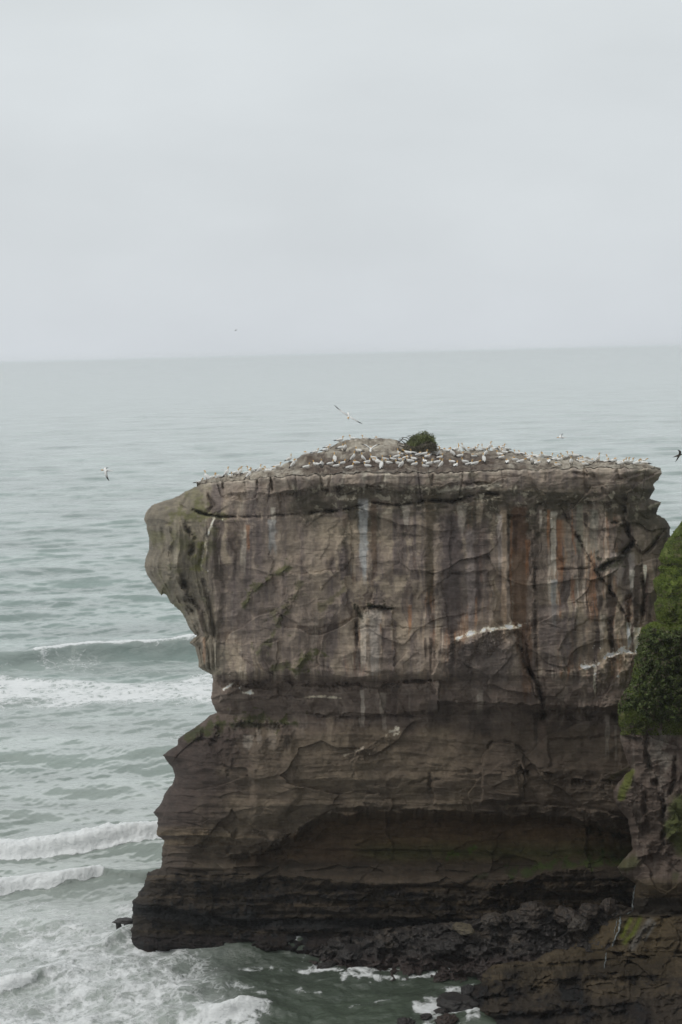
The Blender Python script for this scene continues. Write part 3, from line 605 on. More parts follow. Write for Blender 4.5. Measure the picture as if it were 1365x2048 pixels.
HCT = [(900,[142]*4+[142,144]),(1100,[140]*4+[139,139]),(1240,[139]*3+[138.6,137.5,136]),(1260,[139]*3+[137.6,136.5,135]),(1430,[138]*3+[137,136,134]),(1470,[139]*3+[138.5,137,135]),(1560,[138]*2+[138.2,138,136.5,134]),(1600,[138]*2+[137.8,138,136,133]),
       (1700,[140]*2+[139.5,139.3,137,134]),(1750,[139.5]*2+[138.5,138.5,137,134]),(1766,[139]*2+[138,137.6,136,133.5]),(1790,[139]*2+[138.6,138.2,136.5,133]),(1828,[140,140,139.6,139.2,137.5,134]),(1836,[138,139.5,138.2,137.5,136,133]),
       (1880,[137,138.5,136.5,136,134.5,132]),(1905,[136,136.5,136,135.7,134,131]),(1912,[136,136,135.2,134.5,133,130.5]),(1928,[135.5,134.6,133.5,132.5,131,128]),(1950,[133.0,131.4,129.8,128.5,126.5,124]),(2048,[126.5,123.5,121.5,120,118,115]),(2110,[124,120,118,117,115,112])]
HFE = [([(1236,1830),(1280,1834),(1330,1832),(1420,1830)],'lip',.7,10),([(1205,1905),(1260,1906),(1300,1914),(1365,1912),(1450,1905)],'lip',.8,10),
 ([(1000,1926),(1060,1930),(1130,1922),(1200,1906)],'shelf',.5,14),([(1295,1460),(1290,1500),(1305,1545),(1325,1600),(1330,1640),(1328,1700)],'crack',.9,5),
 ([(1322,1640),(1335,1600),(1350,1560),(1352,1510)],'crack',.7,4),([(1365,1640),(1335,1680),(1325,1720)],'ridge',.8,10),([(1263,1540),(1262,1600),(1275,1650),(1300,1720)],'ridge',.6,8),
 ([(1290,1560),(1288,1620),(1305,1690)],'crack',.5,6),([(1282,1620),(1290,1680),(1275,1735)],'crack',.5,6),([(1240,1470),(1290,1478),(1320,1470)],'lip',.6,8),([(1240,1452),(1275,1455),(1300,1450)],'shelf',.8,10),
 ([(1318,1130),(1345,1128),(1365,1132)],'lip',.5,8),([(1340,1190),(1362,1183),(1400,1180)],'lip',.5,6),([(1312,1240),(1350,1248),(1400,1245)],'lip',.5,8),
 ([(1330,1500),(1345,1560),(1362,1600)],'ridge',.5,6),([(1225,1850),(1222,1880),(1210,1905)],'crack',.5,4),([(1260,1838),(1240,1880),(1230,1900)],'crack',.5,6),([(1275,1840),(1262,1870),(1250,1900)],'ridge',.6,7),([(1300,1840),(1280,1870),(1262,1905)],'ridge',.5,7),
 ([(1000,1960),(1100,1965),(1180,1950),(1280,1940)],'lip',.5,12),([(985,1990),(1010,2010),(1030,2048)],'crack',.5,8),([(1060,1940),(1070,1990),(1090,2048)],'crack',.5,8),([(1266,1790),(1330,1792),(1400,1788)],'lip',.5,8)]
def head_front(U, V):
    y = table(U, V, HCU, HCT)
    dl, _, _ = seg_dist(U, V, HLj)
    wl = interp(V, [(900, 70), (1240, 60), (1450, 40), (1700, 40), (1830, 45), (1930, 22), (2110, 40)])
    tl = np.clip(dl / wl, 0, 1); y = y + wl / 21. * 1.2 * (1 - np.sqrt(1 - (1 - tl) ** 2))
    X, Z = U / 21., V / 21.; am = .4 + .6 * sst(0, 30, dl)
    y = y + am * (fbm(X * .15, Z * .15, 1.3, 3, 301) * 1.3 - (1 - np.abs(fbm(X * .25, Z * .25, 6.3, 3, 305)) * 2.4) * .5)
    y = y + fbm(X * .9, Z * .3, 4.9, 4, 311) * .3 * sst(1440, 1500, V) * (1 - sst(1770, 1830, V))
    y = y + fbm(X * .06, Z * 1.3, .2, 4, 315) * .3 + am * (slabs(X / 4., Z / 3., 11, 1.0) * .5 + slabs(X / 1.5, Z / 1.1, 13, .8) * .2) * (1 - .5 * (V < 1430))
    lowr = sst(1900, 1930, V)
    y = y + fbm(X * 1.1, Z * 1.3, 3.3, 5, 321, .6) * (.25 + .35 * lowr) - lowr * (1 - np.abs(fbm(X * .5, Z * .5, 9.3, 3, 325)) * 2.4) * .5
    veg = (1 - sst(1430, 1455, V)); y = y + veg * fbm(X * .6, Z * .6, 2.2, 4, 331) * .5
    y = y + sst(1840, 1900, V) * (np.tanh(perlin(X * .03, (Z + .08 * X) * .9, 2.2, 335) * 6) * .35 + slabs(X / 1.8, Z / .7, 19, .9) * .3)
    y = apply_feats(U, V, y, HFE, 9)
    return y, dl
def head_color(U, V):
    X, Z = U / 21., V / 21.; n = len(U)
    mott = fbm(X * 1.1, Z * 1.1, 4.1, 5, 341, .65); pat = fbm(X * .3, Z * .3, 2.9, 5, 345, .6); st = fbm(X * 1.4, Z * .12, .4, 5, 351, .6)
    col = np.tile(np.array((.125,.098,.088), np.float32), (n, 1))
    col = mixc(col, (.20,.175,.16), sst(.05, .35, st) * .7); col = mixc(col, DARK, sst(.05, .35, -st) * .6)
    col = mixc(col, (.26,.245,.23), np.exp(-((U - 1325) / 26.) ** 2) * np.exp(-((V - 1500) / 60.) ** 2) * sst(-.2, .2, mott) * .7)
    for pts, wd, c, s in [([(1243,1595),(1262,1545)],9,(.11,.13,.03),.9),([(1365,1610),(1350,1660),(1365,1690)],24,(.08,.10,.03),.85),([(1250,1730),(1268,1722)],14,(.07,.08,.03),.7),([(1240,1440),(1262,1430),(1300,1440)],14,(.12,.14,.035),.8),
                          ([(1250,1465),(1280,1460)],8,(.1,.11,.03),.6),([(1345,1445),(1365,1450)],22,(.10,.12,.03),.8),([(1352,1750),(1345,1790)],8,(.05,.06,.025),.6)]:
        d, _, _ = seg_dist(U, V, pts); col = mixc(col, c, (1 - sst(.5, 1.3, d / wd - mott * .8)) * s)
    green = 1 - sst(1400, 1440, V + pat * 40)
    g = np.tile(np.array((.105,.145,.022), np.float32), (n, 1)); g = mixc(g, (.06,.085,.02), sst(-.05, .35, pat + mott * .5) * .8); g = mixc(g, (.16,.17,.05), sst(.1, .35, mott) * .6); g = mixc(g, (.10,.08,.05), sst(.1, .25, fbm(X * .8, Z * 1.4, 7.7, 5, 361, .65)) * .7)
    g = mixc(g, (.13,.115,.085), sst(.25, .4, st + pat * .3) * .7)
    col = col * (1 - green[:, None]) + g * green[:, None]
    for pts, wd in [([(1318,1128),(1365,1130)], 3), ([(1315,1190),(1335,1195),(1365,1182)], 3), ([(1340,1215),(1350,1240)], 8), ([(1312,1240),(1330,1246)], 4)]:
        d, _, _ = seg_dist(U, V + mott * 6, pts); col = mixc(col, (.07,.055,.04), (1 - sst(.5, 1.3, d / wd)) * .85)
    lo = sst(1752, 1770, V + pat * 10)
    col = mixc(col, (.10,.078,.052), lo); lam = fbm(X * .06, Z * 2.2, .2, 4, 355)
    col = mixc(col, (.05,.042,.036), lo * sst(-.1, .3, lam + mott * .4) * .7)
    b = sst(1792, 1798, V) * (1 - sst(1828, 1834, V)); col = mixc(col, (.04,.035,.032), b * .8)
    bz = sst(1832, 1838, V) * (1 - sst(1900, 1960, V + pat * 40)); col = mixc(col, (.115,.088,.052), bz * sst(-.2, .25, pat + mott * .4) * .85)
    for pts, wd, c in [([(1262,1838),(1250,1860),(1245,1872)],5,(.14,.17,.02)),([(1280,1838),(1268,1865),(1250,1885)],5,(.12,.15,.02)),([(1300,1842),(1280,1870),(1265,1895)],7,(.17,.165,.165)),([(1310,1846),(1290,1880)],3,(.2,.2,.2))]:
        d, _, _ = seg_dist(U, V, pts); col = mixc(col, c, np.exp(-(d / wd) ** 2) * .85)
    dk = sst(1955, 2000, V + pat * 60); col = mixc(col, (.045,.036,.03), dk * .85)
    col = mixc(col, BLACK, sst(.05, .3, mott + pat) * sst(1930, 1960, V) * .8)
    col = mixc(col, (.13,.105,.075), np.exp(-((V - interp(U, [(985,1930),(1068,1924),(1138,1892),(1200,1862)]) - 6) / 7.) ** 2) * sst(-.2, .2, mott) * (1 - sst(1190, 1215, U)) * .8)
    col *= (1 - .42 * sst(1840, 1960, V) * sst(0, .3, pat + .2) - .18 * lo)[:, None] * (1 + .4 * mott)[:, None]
    rk = 1 - green * .9
    col = col * (1 + rk[:, None] * (np.array([[.98,.95,.86]]) - 1))
    return np.clip(col, .012, .8)
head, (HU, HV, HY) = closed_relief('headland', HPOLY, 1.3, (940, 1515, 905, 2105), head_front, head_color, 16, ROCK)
tag(head, 'mossy green headland cliff and dark rock ledge in the right foreground', 'headland', kind='structure')

# ================================================================ MAINLAND (unseen cliffs under and round the camera, added to shade the lower wall)
COAST = [(-420,-70),(-200,-45),(-90,-22),(-35,-9),(-8,-3.5),(6,-3),(20,8),(34,40),(42,75),(45,105),(45,138),(52,158),(70,175),(120,196),(420,240)]
cs_ = np.array(COAST, float); cl = np.concatenate([[0], np.cumsum(np.hypot(*np.diff(cs_, axis=0).T))])
sp_ = np.linspace(0, cl[-1], 700); cx = np.interp(sp_, cl, cs_[:, 0]); cy = np.interp(sp_, cl, cs_[:, 1])
kk_ = np.ones(15) / 15; cx = np.convolve(np.pad(cx, 7, 'edge'), kk_, 'valid'); cy = np.convolve(np.pad(cy, 7, 'edge'), kk_, 'valid')
tx, ty = np.gradient(cx), np.gradient(cy); tl_ = np.hypot(tx, ty); nx_, ny_ = ty / tl_, -tx / tl_      # inland
hrow = [(-.5, -5)] + [(0.2 + 4.5 * q ** 2, 60.2 * q) for q in np.linspace(.0, 1, 60)] + [(8, 60.4), (14, 60.3), (22, 60.2), (34, 60), (50, 59.5)]
ML = []
for (o_, z_) in hrow:
    r_ = fbm(sp_ * .07, np.full_like(sp_, z_ * .09), .3, 5, 701) * 2.6 * (1 if 0 <= z_ < 60 else .4) - 1.2
    zt = z_ + (fbm(sp_ * .05, np.full_like(sp_, o_ * .05), 2.3, 3, 705) * 1.2 - .6 if z_ > 50 else 0)
    zt = np.where((sp_ > 0) & (np.hypot(cx, cy) < 16) & (z_ > 50), np.minimum(zt, 60.3), zt)
    ML.append(np.stack([cx + nx_ * (o_ - r_ * (np.hypot(cx, cy) > 12)), cy + ny_ * (o_ - r_ * (np.hypot(cx, cy) > 12)), np.broadcast_to(zt, sp_.shape)], 1))
ML = np.array(ML); nr_ = len(hrow); mi = np.arange(nr_ * 700).reshape(nr_, 700)
mf_ = np.stack([mi[:-1, :-1].ravel(), mi[1:, :-1].ravel(), mi[1:, 1:].ravel(), mi[:-1, 1:].ravel()], 1)
mv = ML.reshape(-1, 3); mcol = np.tile(np.array([[.125,.10,.085]]), (len(mv), 1)); mcol = mixc(mcol, (.07,.10,.03), sst(48, 56, mv[:, 2] + 8 * fbm(mv[:, 0] * .1, mv[:, 1] * .1, mv[:, 2] * .1, 3, 711))); mcol = mixc(mcol, (.035,.03,.028), 1 - sst(2, 6, mv[:, 2]))
ml = mesh('unseen_mainland', mv, mf_, ROCK, mcol); tag(ml, 'unseen grass-topped cliffs around the bay, added to shade the lower wall', 'cliff', kind='structure')

# ================================================================ rock rubble at the foot of the wall
RTOP = [(590,1905),(612,1890),(640,1880),(700,1868),(760,1858),(850,1848),(950,1838),(1020,1822),(1060,1806),(1110,1815),(1150,1825),(1215,1806),(1260,1812),(1300,1820)]
RTj = jitter_line(RTOP, 6, 3.0, 24)
RPOLY = RTj + [(1300, 1990), (590, 1990)]
def reef_front(U, V):
    top = interp(U, RTOP); q = np.clip((V - top) / 100., 0, 1.3)
    y = 143.6 - 5.4 * q ** .85 + interp(U, [(590, .5), (700, 0), (900, -.5), (1300, -1)])
    X, Z = U / 20., V / 20.
    y = y + slabs(X / 2.2, Z / 1.5, 15, .9) * .9 + slabs(X / .8, Z / .6, 17, .9) * .35
    y = y - (1 - np.abs(fbm(X * .3, Z * .45, 5.3, 4, 401)) * 2.6) * .9 + fbm(X * 1.2, Z * 1.6, 1.3, 5, 405, .62) * .8 + fbm(X * .15, Z * .15, 6, 2, 409) * 1.0
    d, _, _ = seg_dist(U, V, RTj); y = y + 1.2 * np.exp(-d / 6.)
    return y, d
def reef_color(U, V):
    X, Z = U / 20., V / 20.; mott = fbm(X * 1.3, Z * 1.6, 4.1, 5, 411, .7); pat = fbm(X * .35, Z * .5, 2.9, 4, 415)
    col = np.tile(np.array((.034,.030,.028), np.float32), (len(U), 1))
    col = mixc(col, (.085,.068,.052), sst(.0, .35, pat + mott * .5 - (V - 1850) * .004) * .8)
    col = mixc(col, (.11,.09,.068), sst(.2, .4, mott) * .6 * (1 - sst(1880, 1920, V)))
    col = mixc(col, (.045,.03,.026), sst(1900, 1930, V) * .8); col = mixc(col, (.10,.09,.085), sst(.36, .44, perlin(X * 6, Z * 6, .2, 421)) * .6)
    return np.clip(col, .012, .5)
WETROCK = rock_material('wet_dark_rock', .55, .9, 4.0, .45)
reef, _ = closed_relief('rock_shore', RPOLY, 1.4, (588, 1300, 1795, 1985), reef_front, reef_color, 6, WETROCK)
tag(reef, 'jumbled black wet rocks along the foot of the sea stack', 'rocks', kind='structure')

# ---------------------------------------------------------------- boulders
def ico(sub):
    import bmesh
    bm = bmesh.new(); bmesh.ops.create_icosphere(bm, subdivisions=sub, radius=1)
    v = np.array([x.co[:] for x in bm.verts]); f = np.array([[q.index for q in p.verts] for p in bm.faces]); bm.free(); return v, f
IV, IF = ico(5)
def boulder(name, u, v, y, sx, sy, sz, label, seed, col, cat='boulder', flat=0.0, group=None, rough=.3):
    p = IV.copy()
    d = fbm(p[:, 0] * 1.1, p[:, 1] * 1.1, p[:, 2] * 1.1, 3, seed) * rough * 1.6 - (1 - np.abs(perlin(p[:, 0] * 2, p[:, 1] * 2, p[:, 2] * 2, seed + 4)) * 2) * rough * .35 + fbm(p[:, 0] * 5, p[:, 1] * 5, p[:, 2] * 5, 4, seed + 7, .65) * rough * .55
    q = p * (1 + d)[:, None]
    if flat: q[:, 2] = np.where(q[:, 2] > flat, flat + (q[:, 2] - flat) * .25, q[:, 2])
    q = q * np.array([sx, sy, sz]); m = fbm(p[:, 0] * 3, p[:, 1] * 3, p[:, 2] * 3, 4, seed + 9)
    c = np.clip(np.array(col)[None] * (1 + .8 * m)[:, None], .012, .4); c = mixc(c, BLACK, sst(.1, .3, -m) * .6)
    o = mesh(name, q, IF, WETROCK, c); o.location = P1(u, v, y); o.rotation_euler = (0, 0, seed)
    return tag(o, label, cat, group)
def at_sea(u, v): x, y = sea_pt(u, v); return y
bc = (.056,.044,.035); bk = (.032,.028,.026)
boulder('boulder', 1068, 1822, 140.6, 1.35, 1.2, 1.05, 'large rounded brown boulder at the cliff foot, leftmost of the pale boulders', 41, bc)
boulder('boulder', 1132, 1832, 140.0, 1.3, 1.1, .9, 'knobbly brown boulder between two paler boulders below the mossy ledge', 43, bc)
boulder('boulder', 1178, 1822, 140.2, 1.15, 1.1, .75, 'flat-topped brown boulder resting beside the rightmost upright boulder', 45, bc)
boulder('boulder', 1218, 1812, 139.6, .75, .8, .85, 'small upright brown boulder just left of the waterfall', 47, bc)
boulder('boulder', 1160, 1850, 138.6, 1.4, 1.0, .7, 'low brown boulder lying under the knobbly boulder by the rock ledge', 48, (.07,.06,.05))
boulder('boulder', 928, 1857, 140.0, 1.5, 1.0, .45, 'flat buff slab lying on the black rocks under the sea cave', 49, (.13,.11,.075), flat=.5)
boulder('boulder', 985, 1838, 140.4, 1.3, 1.0, .6, 'broad brown boulder left of the large rounded one on the shore', 51, (.075,.062,.05))
boulder('boulder', 886, 1893, 138.2, 1.5, 1.0, .7, 'black wet boulder in the middle of the dark shore rocks', 53, bk)
boulder('boulder', 700, 1905, 140.4, 1.7, 1.2, .6, 'black wet boulder near the left end of the shore rocks', 55, bk)
boulder('sea_rock', 655, 1931, at_sea(655, 1932), .95, .6, .35, 'small black rock awash just off the left shore rocks', 57, bk, 'rock')
boulder('sea_rock', 912, 2006, at_sea(915, 2012), 2.0, 1.4, .85, 'large flat black rock awash left of the right-hand rock ledge', 59, (.035,.032,.03), 'rock', flat=.6)
boulder('sea_rock', 938, 1986, at_sea(938, 1992), 1.0, .8, .75, 'small black rock wedged against the right-hand ledge above the flat rock', 61, (.03,.028,.027), 'rock')
boulder('sea_rock', 853, 2033, at_sea(853, 2036), .55, .4, .3, 'tiny black rock poking through foam below the large flat rock', 63, bk, 'rock')
boulder('sea_rock', 812, 2050, at_sea(812, 2052), .95, .8, .75, 'dark rock cut by the bottom edge, left of the tiny foam-ringed rock', 65, bk, 'rock')
boulder('sea_rock', 892, 2043, at_sea(892, 2046), 1.3, .9, .6, 'reddish black rock at the bottom edge beside the right ledge', 67, (.05,.036,.03), 'rock')
boulder('sea_rock', 883, 2022, at_sea(883, 2024), .6, .4, .25, 'low sliver of black rock awash just below the large flat rock', 69, bk, 'rock')
# mushroom-shaped rock off the left foot
tr = empty('sea_rock', P1(247, 1862, 149.2)); tag(tr, 'small flat-capped black rock on a narrow stem off the left foot of the stack', 'rock')
def rock_part(name, sx, sy, sz, loc, seed, par):
    p = IV; d = fbm(p[:, 0] * 1.5, p[:, 1] * 1.5, p[:, 2] * 1.5, 4, seed) * .45
    q = p * (1 + d)[:, None] * np.array([sx, sy, sz]) + np.array(loc)
    return mesh(name, q, IF, WETROCK, np.tile([[.035,.03,.028]], (len(q), 1)), parent=par)
rock_part('cap', 1.1, .8, .2, (.1, 0, 1.15), 71, tr); rock_part('stem', .32, .3, 1.2, (-.45, 0, .1), 73, tr); rock_part('shoulder', .75, .7, .6, (.85, .1, .5), 75, tr)

# ================================================================ SEA
rows = [95.0]
while rows[-1] < 42000:
    y = rows[-1]; rows.append(y + max(.14, y * y / 88350. * .62))
ry = np.array(rows); ncol = 760
ta = np.linspace(-.36, .36, ncol)
A, Y = np.meshgrid(ta, ry); Xw = (A * Y).ravel(); Yw = Y.ravel(); dyv = np.maximum(.14, Yw * Yw / 88350. * .62)
SUu, SVv = to_uv(Xw, Yw, np.zeros_like(Xw))
hz = np.zeros_like(Xw); foam = np.zeros_like(Xw); shiftY = np.zeros_like(Xw)
r2 = random.Random(5)
for lam_, amp in [(120, .35), (75, .32), (46, .32), (33, .26), (24, .22), (17, .17), (12.5, .13), (9, .10), (6.5, .075), (4.6, .055), (3.3, .04), (2.3, .028), (1.6, .018), (1.1, .011)]:
    for k_ in range(3):
        an = r2.uniform(-.5, .5) * (1 + 1.2 / lam_); kx, ky = sin(an) * 2 * pi / lam_, cos(an) * 2 * pi / lam_
        ph = r2.uniform(0, 6.28)
        fade = np.clip(2.1 - dyv * 3.4 / lam_, 0, 1)
        m = (1 + .8 * perlin(Xw / lam_ / 2.2, Yw / lam_ / 2.2, ph, k_)) 
        th = kx * Xw + ky * Yw + ph + .8 * perlin(Xw / lam_ / 1.5, Yw / lam_ / 1.5, ph + 3, 2)
        amp_ = amp * (1.5 if lam_ < 14 else 1.2)
        hz += amp_ * .62 * fade * m * (np.exp(np.sin(th)) / 1.27 - 1) * (.8)
shore = sst(1780, 1900, SVv)
hz += shore * (fbm(Xw * .22, Yw * .22, .4, 5, 501, .55) * .6) * (Yw < 400)
def breaker(pts, Hh, Lb, Lf, crestfoam=0., frontfoam=0., flen=0., seed=0, rough=0., lean=0., fu=None, foamw=1.0):
    """a breaking swell: crest line given on the water, steeper towards the shore"""
    global hz, foam, shiftY
    xs = []; ys = []
    for (u, v) in pts: a, b = sea_pt(u, v); xs.append(a); ys.append(b)
    o = np.argsort(xs); xs = np.array(xs)[o]; ys = np.array(ys)[o]
    ix = np.nonzero((Yw > ys.min() - 45) & (Yw < ys.max() + 45) & (Xw > xs[0] - 12) & (Xw < xs[-1] + 12))[0]
    x, y = Xw[ix], Yw[ix]
    yc = np.interp(x, xs, ys) + 1.6 * fbm(x * .08, x * 0, seed, 3, 511)
    s = y - yc
    endf = sst(xs[0] - 6, xs[0] + 5, x) * (1 - sst(xs[-1] - 6, xs[-1] + 6, x))
    prof = np.where(s > 0, np.exp(-(s / Lb) ** 2 * .9), 1 / (1 + (s / Lf) ** 4) * np.exp(s / (Lf * 6)))
    hm = Hh * endf * (1 + .25 * perlin(x * .1, x * 0, seed + .5, 3))
    h = hm * prof
    fz = np.zeros_like(x)
    if crestfoam: fz = np.maximum(fz, crestfoam * np.exp(-((s - .2) / (.9 * foamw * np.clip(1 + 1.6 * fbm(x * .12, y * .1, seed, 4, 515), .15, 3))) ** 2))
    if frontfoam:
        edge = -flen * (1 + .45 * fbm(x * .3, x * 0, seed, 3, 517))
        fz = np.maximum(fz, frontfoam * sst(edge - .25, edge + .25, s) * (1 - sst(.2, 1.6 * foamw + 1, s + 1.2 * fbm(x * .35, y * .35, seed, 3, 519))))
    if fu is not None: uu = SUu[ix]; fz = fz * sst(fu[0], fu[0] + 20, uu) * (1 - sst(fu[1] - 25, fu[1], uu + 25 * perlin(x * .3, y * .3, 1, 3)))
    fz *= endf
    if rough: h = h + rough * np.clip(fz, 0, 1) * (fbm(x * .6, y * .9, seed, 6, 521, .68) * 1.1 + .25)
    hz[ix] += h; foam[ix] = np.maximum(foam[ix], fz); shiftY[ix] -= lean * h
breaker([(-150,1350),(0,1341),(80,1332),(150,1322),(250,1316),(330,1311),(420,1308),(520,1312)], 3.1, 11, 3.6, .95, 0, 0, 1.1, .35, .5, foamw=2.4, fu=(60, 600))
breaker([(-150,1722),(0,1712),(60,1708),(120,1703),(200,1694),(260,1687),(330,1680),(420,1676)], 1.45, 3.2, 1.2, 1.0, 1.25, 2.2, 2.7, .6, .2, foamw=1.6)
breaker([(-150,1792),(0,1780),(60,1772),(110,1766),(160,1757),(200,1750),(240,1748),(300,1748)], 1.15, 3.0, 1.1, 1.0, 1.2, 1.5, 3.9, .5, .2, fu=(-300, 205))
breaker([(-120,1995),(-20,1985),(30,1976),(70,1966),(110,1952)], 1.0, 1.8, .8, 1.0, 1.0, 1.0, 5.1, .35, .1, fu=(-300, 125))
breaker([(380,2032),(430,2022),(480,2014),(530,2008),(560,2010)], 1.1, 1.7, .9, 1.0, 1.1, 1.5, 6.6, .35, .15, fu=(380, 556))
breaker([(150,1905),(190,1900)],.5,1.5,1.,.4,seed=7.7)
breaker([(215,1897),(245,1888),(275,1882),(310,1886),(330,1900)], 1.3, 1.6, 1.1, .95, .55, .8, 7.3, .25, .1)
breaker([(505,1912),(530,1906),(560,1903),(585,1910)], .8, 1.2, .9, 0, 0, .6, 8.2, .2)
breaker([(370,1985),(420,1968),(470,1962),(520,1968)], .8, 2.5, 1.3, 0, 0, 0, 8.9)
for (ua, ub, v, h_) in [(-40,140,1512,1.3),(270,420,1503,1.2),(160,350,1572,1.0),(-40,95,1640,1.0),(190,320,1618,.8),(-60,200,1230,1.0),(120,430,1196,.9),(-80,180,1115,.8),(60,260,1085,.9),(330,430,1450,.7),(200,360,1660,.5),(30,200,1445,.6)]:
    breaker([(ua - 20, v + 6), (ua * .6 + ub * .4, v), (ub + 20, v + 3)], h_ * .65, 5, 2.6, .0, seed=v * .37)
# foam carried on the surface
nz1 = fbm(Xw * .035, Yw * .03, .2, 4, 531)
f1 = sst(1343, 1358, SVv - 8 + nz1 * 30 - SUu * .0) * (1 - sst(1385, 1425, SVv + nz1 * 40 - (430 - SUu) * .05)) * (SUu < 520)
foam = np.maximum(foam, f1 * (.66 + .14 * sst(1352, 1366, SVv) * (1 - sst(1385, 1400, SVv)) + .30 * fbm(Xw * .10, Yw * .16, .7, 4, 535)))
f1b = sst(1308, 1335, SVv) * (1 - sst(1345, 1352, SVv)) * sst(20, 90, SUu) * (1 - sst(180, 260, SUu)); foam = np.maximum(foam, f1b * .52)
f1c = sst(1320, 1340, SVv) * (1 - sst(1350, 1356, SVv)) * (SUu < 440); foam = np.maximum(foam, f1c * .42)
f2 = sst(1395, 1420, SVv) * (1 - sst(1480, 1560, SVv)) * (SUu < 460); foam = np.maximum(foam, f2 * (.40 + .2 * nz1))
f2b = sst(1540, 1600, SVv) * (1 - sst(1650, 1660, SVv)) * (SUu < 460); foam = np.maximum(foam, f2b * (.34 + .2 * nz1))
f3 = sst(1770, 1815, SVv + (SUu - 100) * -.02 + nz1 * 20) * (1 - sst(330, 520, SUu + nz1 * 160 - (SVv - 1850) * .5)); foam = np.maximum(foam, f3 * (.56 + .35 * nz1 + .2 * fbm(Xw * .12, Yw * .12, .2, 3, 533)))
f3b = sst(1745, 1800, SVv) * (SUu < 330); foam = np.maximum(foam, f3b * .45)
f4 = sst(1895, 1915, SVv) * sst(380, 450, SUu) * (1 - sst(900, 1000, SUu)); foam = np.maximum(foam, f4 * (.40 + .45 * nz1) * (.6 + .4 * (1 - sst(600, 800, SUu))))
for pts, wd, s in [([(700,1938),(740,1945),(690,1952)],8,.85),([(560,1941),(640,1938),(700,1944),(790,1943)],4,.8),([(800,1955),(840,1950),(870,1942),(915,1939)],4,.9),([(750,1955),(820,1953)],3,.8),([(885,1975),(920,1978),(945,1972)],6,.9),([(850,1992),(880,1996),(900,1990)],4,.8),
                   ([(835,2012),(880,2012),(905,2024),(950,2022)],7,.95),([(855,2035),(880,2030)],5,.7),([(930,2040),(960,2038)],4,.8),([(480,1941),(520,1938),(545,1937)],4,.7),([(425,1896),(470,1903),(500,1898)],4,.8),([(350,1882),(390,1893),(420,1894)],4,.8),
                   ([(300,1868),(340,1882)],5,.7),([(560,1893),(575,1902)],7,1.2),([(545,1890),(560,1893)],4,1.1),([(600,1900),(612,1912),(605,1925)],3,.7),([(630,1926),(645,1922)],4,.8),([(240,1872),(262,1868),(285,1878)],6,1.0),([(590,1976),(640,1978)],4,.7),([(700,2005),(780,1998)],4,.55),([(480,1975),(530,1985)],5,.7),
                   ([(400,2016),(440,2022),(500,2030),(495,2060),(380,2070)],16,1.0),([(370,2045),(440,2045),(470,2060)],18,.95),([(370,1990),(430,1975),(480,1970)],3,.6),([(0,1948),(60,1952),(100,1940)],6,.8),([(262,1860),(300,1870),(345,1884),(400,1897),(470,1899),(600,1899)],4,.8),([(600,1905),(625,1924),(700,1934),(800,1938),(940,1938)],3,.7),([(150,1885),(230,1880),(262,1872)],8,.8)]:
    ix = local(SUu, SVv, pts, wd * 3 + 5); ix = ix[Yw[ix] < 400]
    d, _, _ = seg_dist(SUu[ix], SVv[ix], pts); br = fbm(Xw[ix] * .5, Yw[ix] * .5, .7, 4, 551, .6); foam[ix] = np.maximum(foam[ix], s * .90 * (1 - sst(0, 3.2, d / wd * (1 - br * 1.3))) * sst(-.5, .1, br + .1))
cap = fbm(Xw * .05, Yw * .09, 3.2, 3, 541); foam = np.maximum(foam, sst(.40, .5, cap) * .45 * (Yw > 230) * (Yw < 500) * (SUu < 300))
H2 = hz.reshape(len(ry), ncol); slope = np.gradient(H2, axis=0) / np.gradient(ry)[:, None]
nf_ = fbm(Xw * .25, Yw * .5, 1.4, 4, 561, .6) * (Yw < 700)
nf2_ = fbm(Xw * .45, Yw * 1.3, 5.4, 4, 569, .65) * (Yw < 400)
far1 = sst(450, 900, Yw) * fbm(Xw * .03, Yw * .022, 2.4, 5, 571, .7); far2 = sst(1600, 3200, Yw) * fbm(Xw * .010, Yw * .0045, 4.4, 5, 575, .7)
slope = slope.ravel() + far1 * .20 * (1 - sst(3000, 6000, Yw)) + far2 * .22
face = sst(.04, .22, slope + nf_ * .11 + nf2_ * .10 + .03 * fbm(Xw * .03, Yw * .06, 1.4, 4, 565))
clear = sst(230, 480, SUu - (SVv - 1900) * .5 + nz1 * 160) * sst(1860, 1885, SVv)
sv = np.stack([Xw, Yw + shiftY, hz], 1)
nr = len(ry); idx = np.arange(nr * ncol).reshape(nr, ncol)
fs = np.stack([idx[:-1, :-1].ravel(), idx[:-1, 1:].ravel(), idx[1:, 1:].ravel(), idx[1:, :-1].ravel()], 1)
m, t, b = newmat('sea_water')
at = N(t, 'ShaderNodeAttribute', attribute_name='foam'); tc = N(t, 'ShaderNodeTexCoord')
mp = N(t, 'ShaderNodeMapping'); mp.inputs['Scale'].default_value = (.55, 1.0, 1.0); t.links.new(tc.outputs['Object'], mp.inputs[0])
